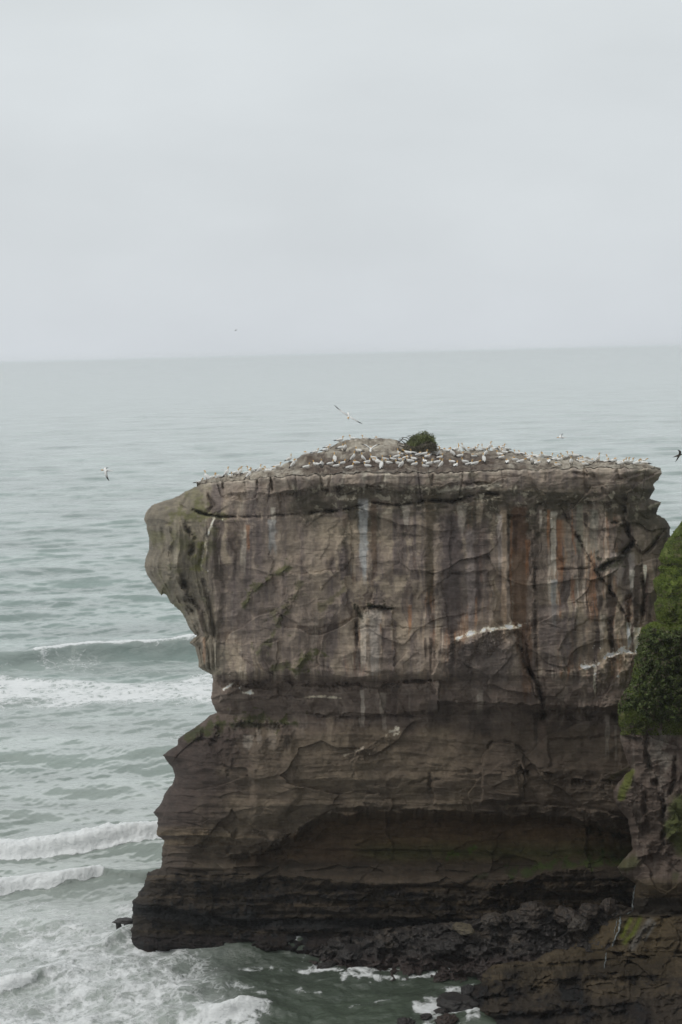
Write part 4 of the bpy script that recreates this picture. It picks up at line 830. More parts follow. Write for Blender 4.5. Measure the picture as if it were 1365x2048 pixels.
# ripples
na = N(t, 'ShaderNodeTexNoise'); na.inputs['Scale'].default_value = .22; na.inputs['Detail'].default_value = 9; na.inputs['Roughness'].default_value = .62; t.links.new(mp.outputs[0], na.inputs['Vector'])
nb = N(t, 'ShaderNodeTexNoise'); nb.inputs['Scale'].default_value = 1.6; nb.inputs['Detail'].default_value = 6; nb.inputs['Roughness'].default_value = .6; t.links.new(mp.outputs[0], nb.inputs['Vector'])
bp1 = N(t, 'ShaderNodeBump'); bp1.inputs['Strength'].default_value = 1.0; bp1.inputs['Distance'].default_value = .8; t.links.new(na.outputs['Fac'], bp1.inputs['Height'])
nl = N(t, 'ShaderNodeTexNoise'); nl.inputs['Scale'].default_value = .045; nl.inputs['Detail'].default_value = 4; nl.inputs['Roughness'].default_value = .6; t.links.new(mp.outputs[0], nl.inputs['Vector'])
bp0 = N(t, 'ShaderNodeBump'); bp0.inputs['Strength'].default_value = 1.0; bp0.inputs['Distance'].default_value = 3.0; t.links.new(nl.outputs['Fac'], bp0.inputs['Height']); t.links.new(bp0.outputs[0], bp1.inputs['Normal'])
bp2 = N(t, 'ShaderNodeBump'); bp2.inputs['Strength'].default_value = .8; bp2.inputs['Distance'].default_value = .18; t.links.new(nb.outputs['Fac'], bp2.inputs['Height']); t.links.new(bp1.outputs[0], bp2.inputs['Normal'])
# lacy foam: warped cell walls and torn noise, cut by the local foam amount
wn = N(t, 'ShaderNodeTexNoise'); wn.inputs['Scale'].default_value = .5; wn.inputs['Detail'].default_value = 4; t.links.new(tc.outputs['Object'], wn.inputs['Vector'])
wsc = N(t, 'ShaderNodeVectorMath', operation='SCALE'); wsc.inputs['Scale'].default_value = 2.6; t.links.new(wn.outputs['Color'], wsc.inputs[0])
wad = N(t, 'ShaderNodeVectorMath', operation='ADD'); t.links.new(tc.outputs['Object'], wad.inputs[0]); t.links.new(wsc.outputs[0], wad.inputs[1])
vo = N(t, 'ShaderNodeTexVoronoi', feature='DISTANCE_TO_EDGE'); vo.inputs['Scale'].default_value = .55; t.links.new(wad.outputs[0], vo.inputs['Vector'])
vo2 = N(t, 'ShaderNodeTexVoronoi', feature='DISTANCE_TO_EDGE'); vo2.inputs['Scale'].default_value = 1.7; t.links.new(wad.outputs[0], vo2.inputs['Vector'])
nf = N(t, 'ShaderNodeTexNoise'); nf.inputs['Scale'].default_value = .45; nf.inputs['Detail'].default_value = 9; nf.inputs['Roughness'].default_value = .7
mpf = N(t, 'ShaderNodeMapping'); mpf.inputs['Scale'].default_value = (.7, 1.2, 1.0); t.links.new(wad.outputs[0], mpf.inputs[0]); t.links.new(mpf.outputs[0], nf.inputs['Vector'])
def M(op, a, b_=None, c=None):
    n = N(t, 'ShaderNodeMath', operation=op)
    for i, x in enumerate((a, b_, c)):
        if x is None: continue
        if isinstance(x, (int, float)): n.inputs[i].default_value = x
        else: t.links.new(x, n.inputs[i])
    return n.outputs[0]
lace = M('MULTIPLY', M('SUBTRACT', 1.0, M('MULTIPLY', vo.outputs['Distance'], 2.6)), .24)
lace2 = M('MULTIPLY', M('SUBTRACT', 1.0, M('MULTIPLY', vo2.outputs['Distance'], 2.6)), .14)
field = M('ADD', M('ADD', lace, lace2), M('MULTIPLY', nf.outputs['Fac'], 1.1))      # roughly .45 .. 1.0
fval = M('SUBTRACT', M('ADD', field, M('MULTIPLY', at.outputs['Fac'], 1.0)), 1.30)
fm = N(t, 'ShaderNodeMapRange'); fm.interpolation_type = 'SMOOTHSTEP'; fm.inputs['From Min'].default_value = 0.0; fm.inputs['From Max'].default_value = .34; t.links.new(fval, fm.inputs['Value'])
foamf = M('MULTIPLY', fm.outputs[0], M('MINIMUM', M('MULTIPLY', at.outputs['Fac'], 6.0), 1.0))
# water body colour: clearer green offshore, milky with stirred sand in the surf
ge = N(t, 'ShaderNodeSeparateXYZ'); t.links.new(tc.outputs['Object'], ge.inputs[0])
mo_ = N(t, 'ShaderNodeMapRange'); mo_.inputs['From Min'].default_value = 150; mo_.inputs['From Max'].default_value = 300; t.links.new(ge.outputs['Y'], mo_.inputs['Value'])
mc = N(t, 'ShaderNodeMix', data_type='RGBA'); mc.inputs['A'].default_value = (.62, .66, .635, 1); mc.inputs['B'].default_value = (.485, .55, .53, 1); t.links.new(mo_.outputs[0], mc.inputs['Factor'])
mcf = N(t, 'ShaderNodeMix', data_type='RGBA'); mcf.inputs['A'].default_value = (.23, .275, .235, 1); mcf.inputs['B'].default_value = (.18, .255, .228, 1); t.links.new(mo_.outputs[0], mcf.inputs['Factor'])
af_ = N(t, 'ShaderNodeAttribute', attribute_name='face'); mcg = N(t, 'ShaderNodeMix', data_type='RGBA'); t.links.new(M('MULTIPLY', af_.outputs['Fac'], .85), mcg.inputs['Factor']); t.links.new(mc.outputs['Result'], mcg.inputs['A']); t.links.new(mcf.outputs['Result'], mcg.inputs['B']); mc = mcg
am_ = N(t, 'ShaderNodeAttribute', attribute_name='clear'); mcl = N(t, 'ShaderNodeMix', data_type='RGBA'); mcl.inputs['B'].default_value = (.058, .078, .054, 1)
t.links.new(am_.outputs['Fac'], mcl.inputs['Factor']); t.links.new(mc.outputs['Result'], mcl.inputs['A']); mc = mcl
# drifting patches of sand-laden and clearer water, drawn out along the swell
mps = N(t, 'ShaderNodeMapping'); mps.inputs['Scale'].default_value = (.25, 1.0, 1.0); t.links.new(tc.outputs['Object'], mps.inputs[0])
ns = N(t, 'ShaderNodeTexNoise'); ns.inputs['Scale'].default_value = .06; ns.inputs['Detail'].default_value = 7; ns.inputs['Roughness'].default_value = .68; t.links.new(mps.outputs[0], ns.inputs['Vector'])
rsn = N(t, 'ShaderNodeMapRange'); rsn.inputs['From Min'].default_value = .32; rsn.inputs['From Max'].default_value = .68; rsn.inputs['To Min'].default_value = .75; rsn.inputs['To Max'].default_value = 1.25; t.links.new(ns.outputs['Fac'], rsn.inputs['Value'])
vs_ = N(t, 'ShaderNodeVectorMath', operation='SCALE'); t.links.new(mc.outputs['Result'], vs_.inputs[0]); t.links.new(rsn.outputs[0], vs_.inputs['Scale'])
class _W: outputs = {'Result': vs_.outputs[0]}
mc = _W
# milky aerated water round the foam
ma = M('MULTIPLY', M('MULTIPLY', M('MINIMUM', at.outputs['Fac'], 1.0), .55), M('SUBTRACT', 1.0, M('MULTIPLY', am_.outputs['Fac'], .75)))
mk = N(t, 'ShaderNodeMix', data_type='RGBA'); mk.inputs['B'].default_value = (.52, .55, .53, 1); t.links.new(mc.outputs['Result'], mk.inputs['A']); t.links.new(ma, mk.inputs['Factor'])
mf = N(t, 'ShaderNodeMix', data_type='RGBA'); mf.inputs['B'].default_value = (.84, .86, .86, 1); t.links.new(mk.outputs['Result'], mf.inputs['A']); t.links.new(foamf, mf.inputs['Factor'])
t.links.new(mf.outputs['Result'], b.inputs['Base Color'])
rr = N(t, 'ShaderNodeMapRange'); rr.inputs['To Min'].default_value = .12; rr.inputs['To Max'].default_value = .75; t.links.new(foamf, rr.inputs['Value']); t.links.new(rr.outputs[0], b.inputs['Roughness'])
bp3 = N(t, 'ShaderNodeBump'); bp3.inputs['Strength'].default_value = .8; bp3.inputs['Distance'].default_value = .12; t.links.new(M('MULTIPLY', foamf, field), bp3.inputs['Height']); t.links.new(bp2.outputs[0], bp3.inputs['Normal'])
t.links.new(bp3.outputs[0], b.inputs['Normal']); b.inputs['IOR'].default_value = 1.5
sea = mesh('sea', sv, fs, m, attrs={'foam': foam, 'clear': clear, 'face': face}); tag(sea, kind='structure', label='grey green sea with breaking waves and lacy foam', cat='sea')

# ================================================================ waterfall trickle on the headland
def surf_y(u, v):
    i = np.argmin((HU - u) ** 2 + (HV - v) ** 2); return HY[i]
wm, t, b = newmat('falling_water'); b.inputs['Base Color'].default_value = (.20, .22, .22, 1); b.inputs['Roughness'].default_value = .25
nn = N(t, 'ShaderNodeTexNoise'); nn.inputs['Scale'].default_value = 6; bb = N(t, 'ShaderNodeBump'); bb.inputs['Distance'].default_value = .1; t.links.new(nn.outputs['Fac'], bb.inputs['Height']); t.links.new(bb.outputs[0], b.inputs['Normal'])
def stream(pts, wds):
    vs = []; fs_ = []
    L = []
    for i in range(len(pts) - 1):
        for k_ in range(8): q = k_ / 8; L.append((pts[i][0] * (1 - q) + pts[i + 1][0] * q, pts[i][1] * (1 - q) + pts[i + 1][1] * q, wds[i] * (1 - q) + wds[i + 1] * q))
    L.append((*pts[-1], wds[-1]))
    rs = random.Random(3); 
    for i, (u, v, w_) in enumerate(L):
        w_ *= rs.uniform(.35, 1.5); u += rs.uniform(-1.0, 1.0)
        yy = min(surf_y(u - w_, v), surf_y(u, v), surf_y(u + w_, v)) - .06
        for k_ in range(6):
            a = k_ / 6 * 2 * pi; p = P1(u + cos(a) * w_, v, yy - .05 + sin(a) * .05); vs.append(p)
        if i:
            for k_ in range(6): a0 = (i - 1) * 6 + k_; a1 = (i - 1) * 6 + (k_ + 1) % 6; fs_.append([a0, a1, a1 + 6, a0 + 6])
    return vs, fs_
wf = empty('waterfall', P1(1240, 1870, 137)); tag(wf, 'thin pale waterfall trickling down the right-hand rock ledge', 'waterfall', kind='structure')
wl_ = wf.location.copy()
for pts, wds in [([(1271,1770),(1267,1795),(1265,1822),(1255,1828),(1240,1829)], [1.2,1.3,1.6,2.2,2.6]), ([(1241,1832),(1241,1845),(1238,1862),(1230,1878),(1225,1893)], [2.2,2.2,2,1.6,1.3]), ([(1213,1905),(1212,1920),(1208,1937)], [1.3,1.3,.9]), ([(1236,1832),(1233,1850),(1228,1868)], [.8,.7,.5])]:
    vs, fs_ = stream(pts, wds); vs = np.array(vs) - np.array(wl_); mesh('water_strand', vs, fs_, wm, parent=wf)

# ================================================================ leaves
def leaf_mat(name, c1, c2):
    m, t, b = newmat(name); a = N(t, 'ShaderNodeVertexColor', layer_name='Col'); t.links.new(a.outputs['Color'], b.inputs['Base Color']); b.inputs['Roughness'].default_value = .6; b.inputs['Specular IOR Level'].default_value = .3
    return m
LEAF = leaf_mat('leaves', None, None)
def leaves(points, normals, size, cols, rs):
    n = len(points); a = rs.normal(size=(n, 3)); a = a + normals * .3; a /= np.linalg.norm(a, axis=1)[:, None]
    b_ = np.cross(a, normals + rs.normal(size=(n, 3)) * .7); b_ /= (np.linalg.norm(b_, axis=1)[:, None] + 1e-6)
    s = size * rs.uniform(.6, 1.3, (n, 1)); c0 = points
    v = np.stack([c0 - a * s, c0 + b_ * s * .45, c0 + a * s, c0 - b_ * s * .45], 1).reshape(-1, 3)
    f = np.arange(n * 4).reshape(n, 4); return v, f, np.repeat(cols, 4, 0)
rs = np.random.RandomState(11)
# shrubbery on the headland
nS = 70000
su = rs.uniform(1238, 1440, nS); svv = rs.uniform(1240, 1448, nS)
jd = fbm(su * .045, svv * .02, 9.1, 4, 603, .65) * 26
dens = sst(0, 10, svv + jd * .4 - interp(su, [(1238, 1400), (1262, 1360), (1280, 1262), (1300, 1250), (1330, 1262), (1440, 1250)])) * (1 - sst(0, 14, svv + jd - interp(su, [(1238, 1425), (1262, 1400), (1290, 1425), (1310, 1438), (1345, 1430), (1440, 1440)])))
dens = dens * (.06 + .94 * sst(-.18, .08, fbm(su * .07, svv * .05, 1.7, 3, 601)))
keep = rs.rand(nS) < dens; su, svv = su[keep], svv[keep]
hy, hdl = head_front(su, svv); clump = fbm(su * .07, svv * .07, .6, 4, 605)
off = (.15 + 1.7 * rs.rand(len(su)) ** .6 * (.6 + clump * 1.6)) * sst(0, 30, hdl + 8)
pS = P(su, svv - off * 3, hy - np.maximum(off, 0.03))
cb = np.tile(np.array([[.07, .095, .026]]), (len(su), 1)); cb = mixc(cb, (.085,.115,.028), sst(.0, .3, fbm(su * .12, svv * .12, 2.6, 3, 609)) * .8); cb = mixc(cb, (.075,.055,.04), (rs.rand(len(su)) < .12) * .8)
cb = mixc(cb, (.11,.09,.06), sst(.18, .3, fbm(su * .09, svv * .09, 8.6, 4, 619)) * .7); cb = cb * rs.uniform(.6, 1.5, (len(su), 1))
v_, f_, c_ = leaves(pS, np.tile([[0, -.7, .7]], (len(su), 1)), .17, cb, rs)
sh = mesh('shrubbery', v_, f_, LEAF, c_, smooth=False); tag(sh, 'dense dark green shrubs covering the headland slope at right', 'shrubs', kind='stuff')
# grassy tufts over the mossy slope above and around
nG = 60000
gu = rs.uniform(1236, 1450, nG); gv = rs.uniform(1000, 1470, nG); ok = inside(gu, gv, HPOLY) & ((gv < 1262) | (gv > 1405) | (rs.rand(nG) < .35)) & (fbm(gu * .05, gv * .05, 4.7, 3, 611) > -.22); gu, gv = gu[ok], gv[ok]
gy, gd = head_front(gu, gv); pG = P(gu, gv, gy - .04 - .1 * rs.rand(len(gu)))
cg = np.tile(np.array([[.11, .15, .022]]), (len(gu), 1)); cg = mixc(cg, (.06,.09,.018), sst(-.1, .3, fbm(gu * .06, gv * .06, 2.2, 4, 615))); cg = mixc(cg, (.17,.17,.05), (rs.rand(len(gu)) < .15) * .7); cg = cg * rs.uniform(.75, 1.25, (len(gu), 1))
v_, f_, c_ = leaves(pG, np.tile([[0, -.7, .7]], (len(gu), 1)), .09, cg, rs)
gr = mesh('grass', v_, f_, LEAF, c_, smooth=False); tag(gr, 'bright green grass and moss on the headland slope', 'grass', kind='stuff')

# wind-bent shrub on top of the stack
bx, by, bz = P1(842, 904, 163.0)
bush = empty('windswept_shrub', (bx, by, bz)); tag(bush, 'dark green dome-shaped windswept shrub on the crest of the stack', 'shrub')
S = 163.0 / F
nB = 26000
ph = rs.uniform(0, 2 * pi, nB); ct = rs.uniform(-.05, 1, nB); rad = rs.rand(nB) ** .3 * rs.uniform(.9, 1.12, nB)
dx = np.cos(ph) * np.sqrt(np.maximum(1 - ct * ct, 0)); dy = np.sin(ph) * np.sqrt(np.maximum(1 - ct * ct, 0))
top = interp(dx, [(-1, .15), (-.75, .42), (-.4, .8), (0, 1.0), (.4, 1.02), (.75, .92), (1, .6)])
lumpb = 1 + .2 * fbm(dx * 2.2, dy * 2.2, ct * 2.2, 3, 621) + .10 * perlin(dx * 7, dy * 7, ct * 7, 622)
hh = 37 * S
xb = np.sign(dx) * np.abs(dx) ** .8 * 34 * S * rad * lumpb - 2 * S; yb = dy * 26 * S * rad * lumpb
zb = np.sign(ct) * np.abs(ct) ** .62 * hh * top * rad * lumpb
xb = np.where(dx > 0, xb * 1.0, xb * 1.05)
keep = zb > .05; xb, yb, zb, rad_, ph_ = xb[keep], yb[keep], zb[keep], rad[keep], ph[keep]
cB = np.tile(np.array([[.12, .135, .055]]), (len(xb), 1))
tw = (zb < hh * (.48 + .12 * np.sin(xb * 2)) )
cB = mixc(cB, (.21,.175,.14), tw * rs.uniform(.4, 1, len(xb))); cB = mixc(cB, (.17,.20,.06), (~tw) * sst(.1, .5, fbm(xb * 1.6, zb * 1.6, yb, 3, 625) + .25) * .8)
cB = cB * rs.uniform(.65, 1.35, (len(xb), 1))
nrm = np.stack([xb, yb, zb], 1); nrm /= np.linalg.norm(nrm, axis=1)[:, None]
v_, f_, c_ = leaves(np.stack([xb, yb, zb], 1), nrm, .085, cB, rs)
mesh('foliage', v_, f_, LEAF, c_, smooth=False, parent=bush)
WOOD, t, b = newmat('grey_wood'); b.inputs['Base Color'].default_value = (.09, .078, .068, 1); b.inputs['Roughness'].default_value = .8
def tube(pts, r0, r1, n=6):
    vs = []; fs_ = []; pts = [np.array(p, float) for p in pts]
    for i, p in enumerate(pts):
        tg = pts[min(i + 1, len(pts) - 1)] - pts[max(i - 1, 0)]; tg /= np.linalg.norm(tg) + 1e-9
        a = np.cross(tg, [0, 1, .2]); a /= np.linalg.norm(a) + 1e-9; b_ = np.cross(tg, a); r = r0 + (r1 - r0) * i / (len(pts) - 1)
        for k_ in range(n): an = 2 * pi * k_ / n; vs.append(p + a * cos(an) * r + b_ * sin(an) * r)
        if i:
            for k_ in range(n): a0 = (i - 1) * n + k_; a1 = (i - 1) * n + (k_ + 1) % n; fs_.append([a0, a1, a1 + n, a0 + n])
    fs_.append(list(range(n))[::-1]); fs_.append([(len(pts) - 1) * n + k_ for k_ in range(n)])
    return vs, fs_
def join(parts):
    V_ = []; F_ = []
    for v, f in parts:
        o = len(V_); V_ += list(v); F_ += [[o + i for i in q] for q in f]
    return V_, F_
def bp(u, v, d=0): return ((u - 842) * S, d, (903 - v) * S)
tw_ = [tube([bp(820,893),bp(806,891,.1),bp(798,888),bp(794,888)], .07, .03), tube([bp(818,890),bp(806,881),bp(801,875,.2),bp(797,882,.2)], .06, .03),
       tube([bp(822,884),bp(812,878),bp(806,876,-.2),bp(800,880),bp(795,887)], .06, .03), tube([bp(824,880),bp(815,874),bp(808,873,.3),bp(803,874)], .05, .02),
       tube([bp(826,876),bp(818,871),bp(814,873)], .045, .02), tube([bp(816,888),bp(810,885,-.2),bp(804,887)], .05, .03), tube([bp(808,873,.2),bp(800,882,.1)], .05, .03), tube([bp(830,874),bp(820,869),bp(816,870,.2)], .04, .02)]
v_, f_ = join(tw_); mesh('bare_branch', v_, f_, WOOD, parent=bush)
v_, f_ = join([tube([(0, 0, -.3), (.1, 0, .5), (.3, .1, 1.2)], .14, .07), tube([(-.2, .2, -.3), (-.7, .2, .6), (-1, .1, 1.0)], .1, .05), tube([(0, -.3, -.3), (.8, -.2, .6), (1.2, -.2, 1.1)], .1, .05)]); mesh('trunk', v_, f_, WOOD, parent=bush)

# ================================================================ GANNETS
PLUM, t, b = newmat('plumage'); a = N(t, 'ShaderNodeVertexColor', layer_name='Col'); t.links.new(a.outputs['Color'], b.inputs['Base Color']); b.inputs['Roughness'].default_value = .8; b.inputs['Specular IOR Level'].default_value = .2
WHT = (.90,.89,.86); YEL = (.66,.38,.12); BUF = (.72,.58,.36); BLK = (.028,.024,.022); BILL = (.36,.40,.42)
def loft(pts, n=12):
    """pts: (x,y,z, half width, half height, colour)"""
    vs = []; fs_ = []; cs = []
    c = np.array([p[:3] for p in pts], float)
    for i, p in enumerate(pts):
        tg = c[min(i + 1, len(c) - 1)] - c[max(i - 1, 0)]; tg /= np.linalg.norm(tg) + 1e-9
        side = np.cross([0, 0, 1.], tg)
        if np.linalg.norm(side) < .15: side = np.array([0, 1., 0])
        side /= np.linalg.norm(side); up = np.cross(tg, side)
        for k_ in range(n):
            an = 2 * pi * k_ / n; vs.append(c[i] + side * cos(an) * p[3] + up * sin(an) * p[4]); cs.append(p[5])
        if i:
            for k_ in range(n): a0 = (i - 1) * n + k_; a1 = (i - 1) * n + (k_ + 1) % n; fs_.append([a0, a1, a1 + n, a0 + n])
    fs_.append(list(range(n))[::-1]); fs_.append([(len(pts) - 1) * n + k_ for k_ in range(n)])
    return vs, fs_, cs
def joinc(parts):
    V_ = []; F_ = []; C_ = []
    for v, f, c in parts:
        o = len(V_); V_ += list(v); F_ += [[o + i for i in q] for q in f]; C_ += list(c)
    return np.array(V_), F_, np.array(C_)
def rotx(p, a, o):   # pitch about the y axis through o
    x, z = p[0] - o[0], p[2] - o[2]; return (o[0] + x * cos(a) - z * sin(a), p[1], o[2] + x * sin(a) + z * cos(a)) + tuple(p[3:])
def neckto(pts_c):
    return pts_c
def bird_mesh(kind):
    tilt = {'R': .06, 'S': .75, 'P': .10, 'K': .35, 'N': .12}[kind]
    lift = {'R': 0, 'S': .16, 'P': 0, 'K': .08, 'N': .03}[kind]
    body = [(-.50,0,.13,.012,.008,BLK),(-.40,0,.145,.035,.018,BLK),(-.31,0,.15,.055,.04,WHT),(-.2,0,.155,.095,.085,WHT),(-.05,0,.16,.125,.12,WHT),(.10,0,.175,.125,.125,WHT),(.20,0,.205,.10,.11,WHT)]
    o = (0, 0, .12); body = [rotx(p, tilt, o) for p in body]; s = rotx((.24, 0, .25), tilt, o)
    if kind == 'R': nk = [(.27,0,.30,.065,.075,WHT),(.285,0,.37,.048,.05,BUF),(.285,0,.44,.042,.044,YEL),(.31,0,.485,.045,.045,YEL),(.36,0,.495,.034,.032,YEL),(.385,0,.492,.018,.02,BILL),(.48,0,.478,.005,.006,BILL)]
    if kind == 'S': nk = [(s[0]+.0,0,s[2]+.03,.065,.07,WHT),(s[0]+.015,0,s[2]+.11,.047,.05,BUF),(s[0]+.02,0,s[2]+.19,.042,.043,YEL),(s[0]+.045,0,s[2]+.235,.045,.044,YEL),(s[0]+.09,0,s[2]+.245,.034,.03,YEL),(s[0]+.115,0,s[2]+.242,.018,.02,BILL),(s[0]+.21,0,s[2]+.228,.005,.006,BILL)]
    if kind == 'K': nk = [(s[0]+.01,0,s[2]+.05,.06,.065,WHT),(s[0]+.02,0,s[2]+.14,.045,.048,BUF),(s[0]+.02,0,s[2]+.22,.04,.042,YEL),(s[0]+.025,0,s[2]+.27,.042,.042,YEL),(s[0]+.03,0,s[2]+.31,.03,.03,YEL),(s[0]+.035,0,s[2]+.335,.018,.018,BILL),(s[0]+.05,0,s[2]+.43,.005,.005,BILL)]
    if kind == 'N': nk = [(.30,0,.29,.06,.065,WHT),(.38,0,.34,.046,.048,BUF),(.45,0,.38,.042,.043,YEL),(.50,0,.405,.044,.042,YEL),(.545,0,.41,.034,.03,YEL),(.57,0,.408,.018,.018,BILL),(.66,0,.40,.005,.005,BILL)]
    if kind == 'P': nk = [(.26,0,.30,.062,.07,WHT),(.24,.02,.345,.048,.05,BUF),(.18,.05,.365,.044,.045,YEL),(.12,.08,.345,.042,.042,YEL),(.07,.10,.31,.03,.03,YEL),(.05,.11,.29,.018,.018,BILL),(-.02,.13,.24,.005,.005,BILL)]
    parts = [loft(body + nk)]
    for sg in (-1, 1):
        wg = [(.20,sg*.085,.235,.02,.045,WHT),(.10,sg*.12,.225,.024,.085,WHT),(-.05,sg*.128,.205,.022,.088,WHT),(-.20,sg*.11,.185,.02,.066,WHT),(-.30,sg*.085,.175,.018,.046,BLK),(-.42,sg*.05,.165,.014,.028,BLK),(-.56,sg*.02,.155,.006,.01,BLK)]
        parts.append(loft([rotx(p, tilt, o) for p in wg], 10))
        wl = [(.02,sg*.132,.135,.012,.018,BLK),(-.12,sg*.128,.132,.014,.022,BLK),(-.28,sg*.09,.14,.014,.022,BLK)]
        parts.append(loft([rotx(p, tilt, o) for p in wl], 6))
        lg = [(.0,sg*.055,.06,.014,.014,BLK),(.0,sg*.055,-lift-.01,.012,.012,BLK),(.05,sg*.06,-lift-.02,.03,.006,BLK),(.09,sg*.06,-lift-.02,.03,.005,BLK)]
        parts.append(loft(lg, 6))
        ey = nk[3]; parts.append(loft([(ey[0]+.02, ey[1]+sg*(ey[3]*.9), ey[2]+.008, .004, .004, BLK), (ey[0]+.028, ey[1]+sg*(ey[3]*.98), ey[2]+.008, .006, .006, BLK), (ey[0]+.036, ey[1]+sg*(ey[3]*.9), ey[2]+.008, .004, .004, BLK)], 6))
    v, f, c = joinc(parts); v[:, 2] += lift
    me = bpy.data.meshes.new('gannet'); me.from_pydata([tuple(x) for x in v.tolist()], [], f)
    for p in me.polygons: p.use_smooth = True
    ca = me.color_attributes.new('Col', 'FLOAT_COLOR', 'POINT'); cc = np.ones((len(v), 4), np.float32); cc[:, :3] = c; ca.data.foreach_set('color', cc.ravel()); me.materials.append(PLUM); me.update()
    return me
BM = {k_: bird_mesh(k_) for k_ in 'RSPKN'}
BIRDS = """399 968 R R;414 965 S L;425 961 R R;439 960 R L;446 958 R R;455 959 S R;463 959 R F;471 955 R R;482 956 S R;476 952 K R;493 950 R R;499 957 S R;506 951 R F;503 946 R L;512 948 R R;520 947 S R;529 947 R F;538 945 R L;546 941 P R;555 936 R R
579 926 K R;589 926 P R;587 942 S R;615 911 P L;631 907 R R;613 945 R R;634 940 R L;644 941 S F;657 897 P R;651 909 R R;660 931 R R;670 925 S B;673 936 R R;684 930 R R;680 892 R R;681 903 R R;691 905 S F
707 888 R L;719 905 R L;732 886 R L;756 885 P L;707 922 S R;714 929 P L;699 939 R R;727 923 S L;734 928 R R;737 936 R L;749 919 R L;752 924 P L;758 928 R L;764 938 S B;772 922 R L;779 929 R L;788 922 R L;793 917 R R
801 913 K L;803 923 P L;811 919 P R;799 930 R L;804 937 S R;818 913 N L;828 912 R L;829 921 R L;837 917 P R;822 926 R L;829 932 P R;843 912 S L;856 906 R R;858 913 P R;848 917 R R;855 921 P R;850 926 R B;858 931 R R;852 936 R L;868 904 S R;868 911 R L;876 907 R L;878 915 S R;880 922 R R;874 928 R R;883 936 S R
886 905 R L;896 905 P R;894 911 P L;912 906 R R;918 904 S B;927 906 S L;941 905 P L;950 905 R R;958 908 R L;969 904 K L;980 907 S R;991 905 R L;1003 907 R R;905 916 S L;920 919 R R;949 920 P L;972 917 S R;968 925 S B;1001 918 R L;1003 923 P R;905 927 P L;932 927 R L;938 932 R R;949 936 N R;912 935 R B
1006 908 R L;1013 905 R L;1011 911 R L;1015 931 P B;1036 910 R L;1045 911 R L;1031 923 P L;1040 930 N R;1059 916 R L;1060 923 P R;1065 934 S F;1072 926 R L;1074 934 P R;1071 915 R L;1078 917 P R;1084 920 R F;1092 920 R L;1099 917 R R;1098 931 P B
1110 922 R R;1119 923 R R;1129 922 R L;1115 933 P L;1143 932 S F;1142 920 R L;1153 921 R L;1159 923 P R;1165 927 R L;1173 924 R L;1171 932 P L;1182 926 P R;1188 927 R R;1196 931 S R;1205 928 R L;1210 928 R R;1217 928 S L;1228 932 P R;1238 929 R L;1241 934 R R;1246 927 R R;1251 931 R R;1259 932 R R;1272 933 R R;1277 928 P R;1284 927 N R;1290 932 R L"""
birds = []
for q in BIRDS.replace('\n', ';').split(';'):
    a_, b_, p_, h_ = q.split(); birds.append([float(a_), float(b_), p_, h_])
ORD = ['first','second','third','fourth','fifth','sixth','seventh','eighth','ninth','tenth','eleventh','twelfth','thirteenth']
ZONES = [(0, 476, 'on the far left tip'), (476, 565, 'on the left slope'), (565, 640, 'on the left rise'), (640, 696, 'on the pale rock step'), (696, 790, 'below the wings-raised gannet'), (790, 842, 'below the shrub\'s bare twigs'), (842, 885, 'below the shrub\'s right side'),
         (885, 955, 'just right of the shrub'), (955, 1025, 'mid-way right of the shrub'), (1025, 1090, 'at the crest\'s right shoulder'), (1090, 1150, 'on the right half of rim'), (1150, 1215, 'near the right end'), (1215, 1400, 'at the far right end')]
POSE = {'R': 'sitting', 'S': 'upright', 'P': 'preening', 'K': 'sky-pointing', 'N': 'neck-stretched'}
FACE = {'R': 'facing right', 'L': 'facing left', 'F': 'facing us', 'B': 'turned away'}
groups = {}
for i, bd in enumerate(birds):
    z = [k_ for k_, (a_, b_, s) in enumerate(ZONES) if a_ <= bd[0] < b_][0]
    e_ = np.interp(bd[0], pu, vE); s_ = np.interp(bd[0], pu, vS); tq = (e_ - bd[1]) / max(e_ - s_, 1)
    row = '' if bd[0] < 565 else ('back row' if tq > .62 else 'middle row' if tq > .3 else 'front row')
    groups.setdefault((z, row), []).append((bd[0], i))
lab = {}
for (z, row), L in groups.items():
    L.sort()
    for k_, (_, i) in enumerate(L):
        bd = birds[i]; 
        lab[i] = '%s gannet %s, %s from left%s %s' % (POSE[bd[2]], FACE[bd[3]], ORD[k_], (' in ' + row) if row else '', ZONES[z][2])
rb = random.Random(9)
for i, (u, v, p_, h_) in enumerate(birds):
    g = ground(u, v + 1.0)
    o = bpy.data.objects.new('gannet', BM[p_]); link(o)
    gp = P1(u, v + .8, g[1]); o.location = (gp[0], gp[1], max(gp[2], g[2]) + .02)
    base_a = {'R': 0, 'L': pi, 'F': -pi / 2, 'B': pi / 2}[h_]
    o.rotation_euler = (0, 0, base_a + rb.uniform(-.5, .5)); s = rb.uniform(1.22, 1.4); o.scale = (s, s, s)
    tag(o, lab[i], 'gannet', 'gannets nesting on top of the stack')

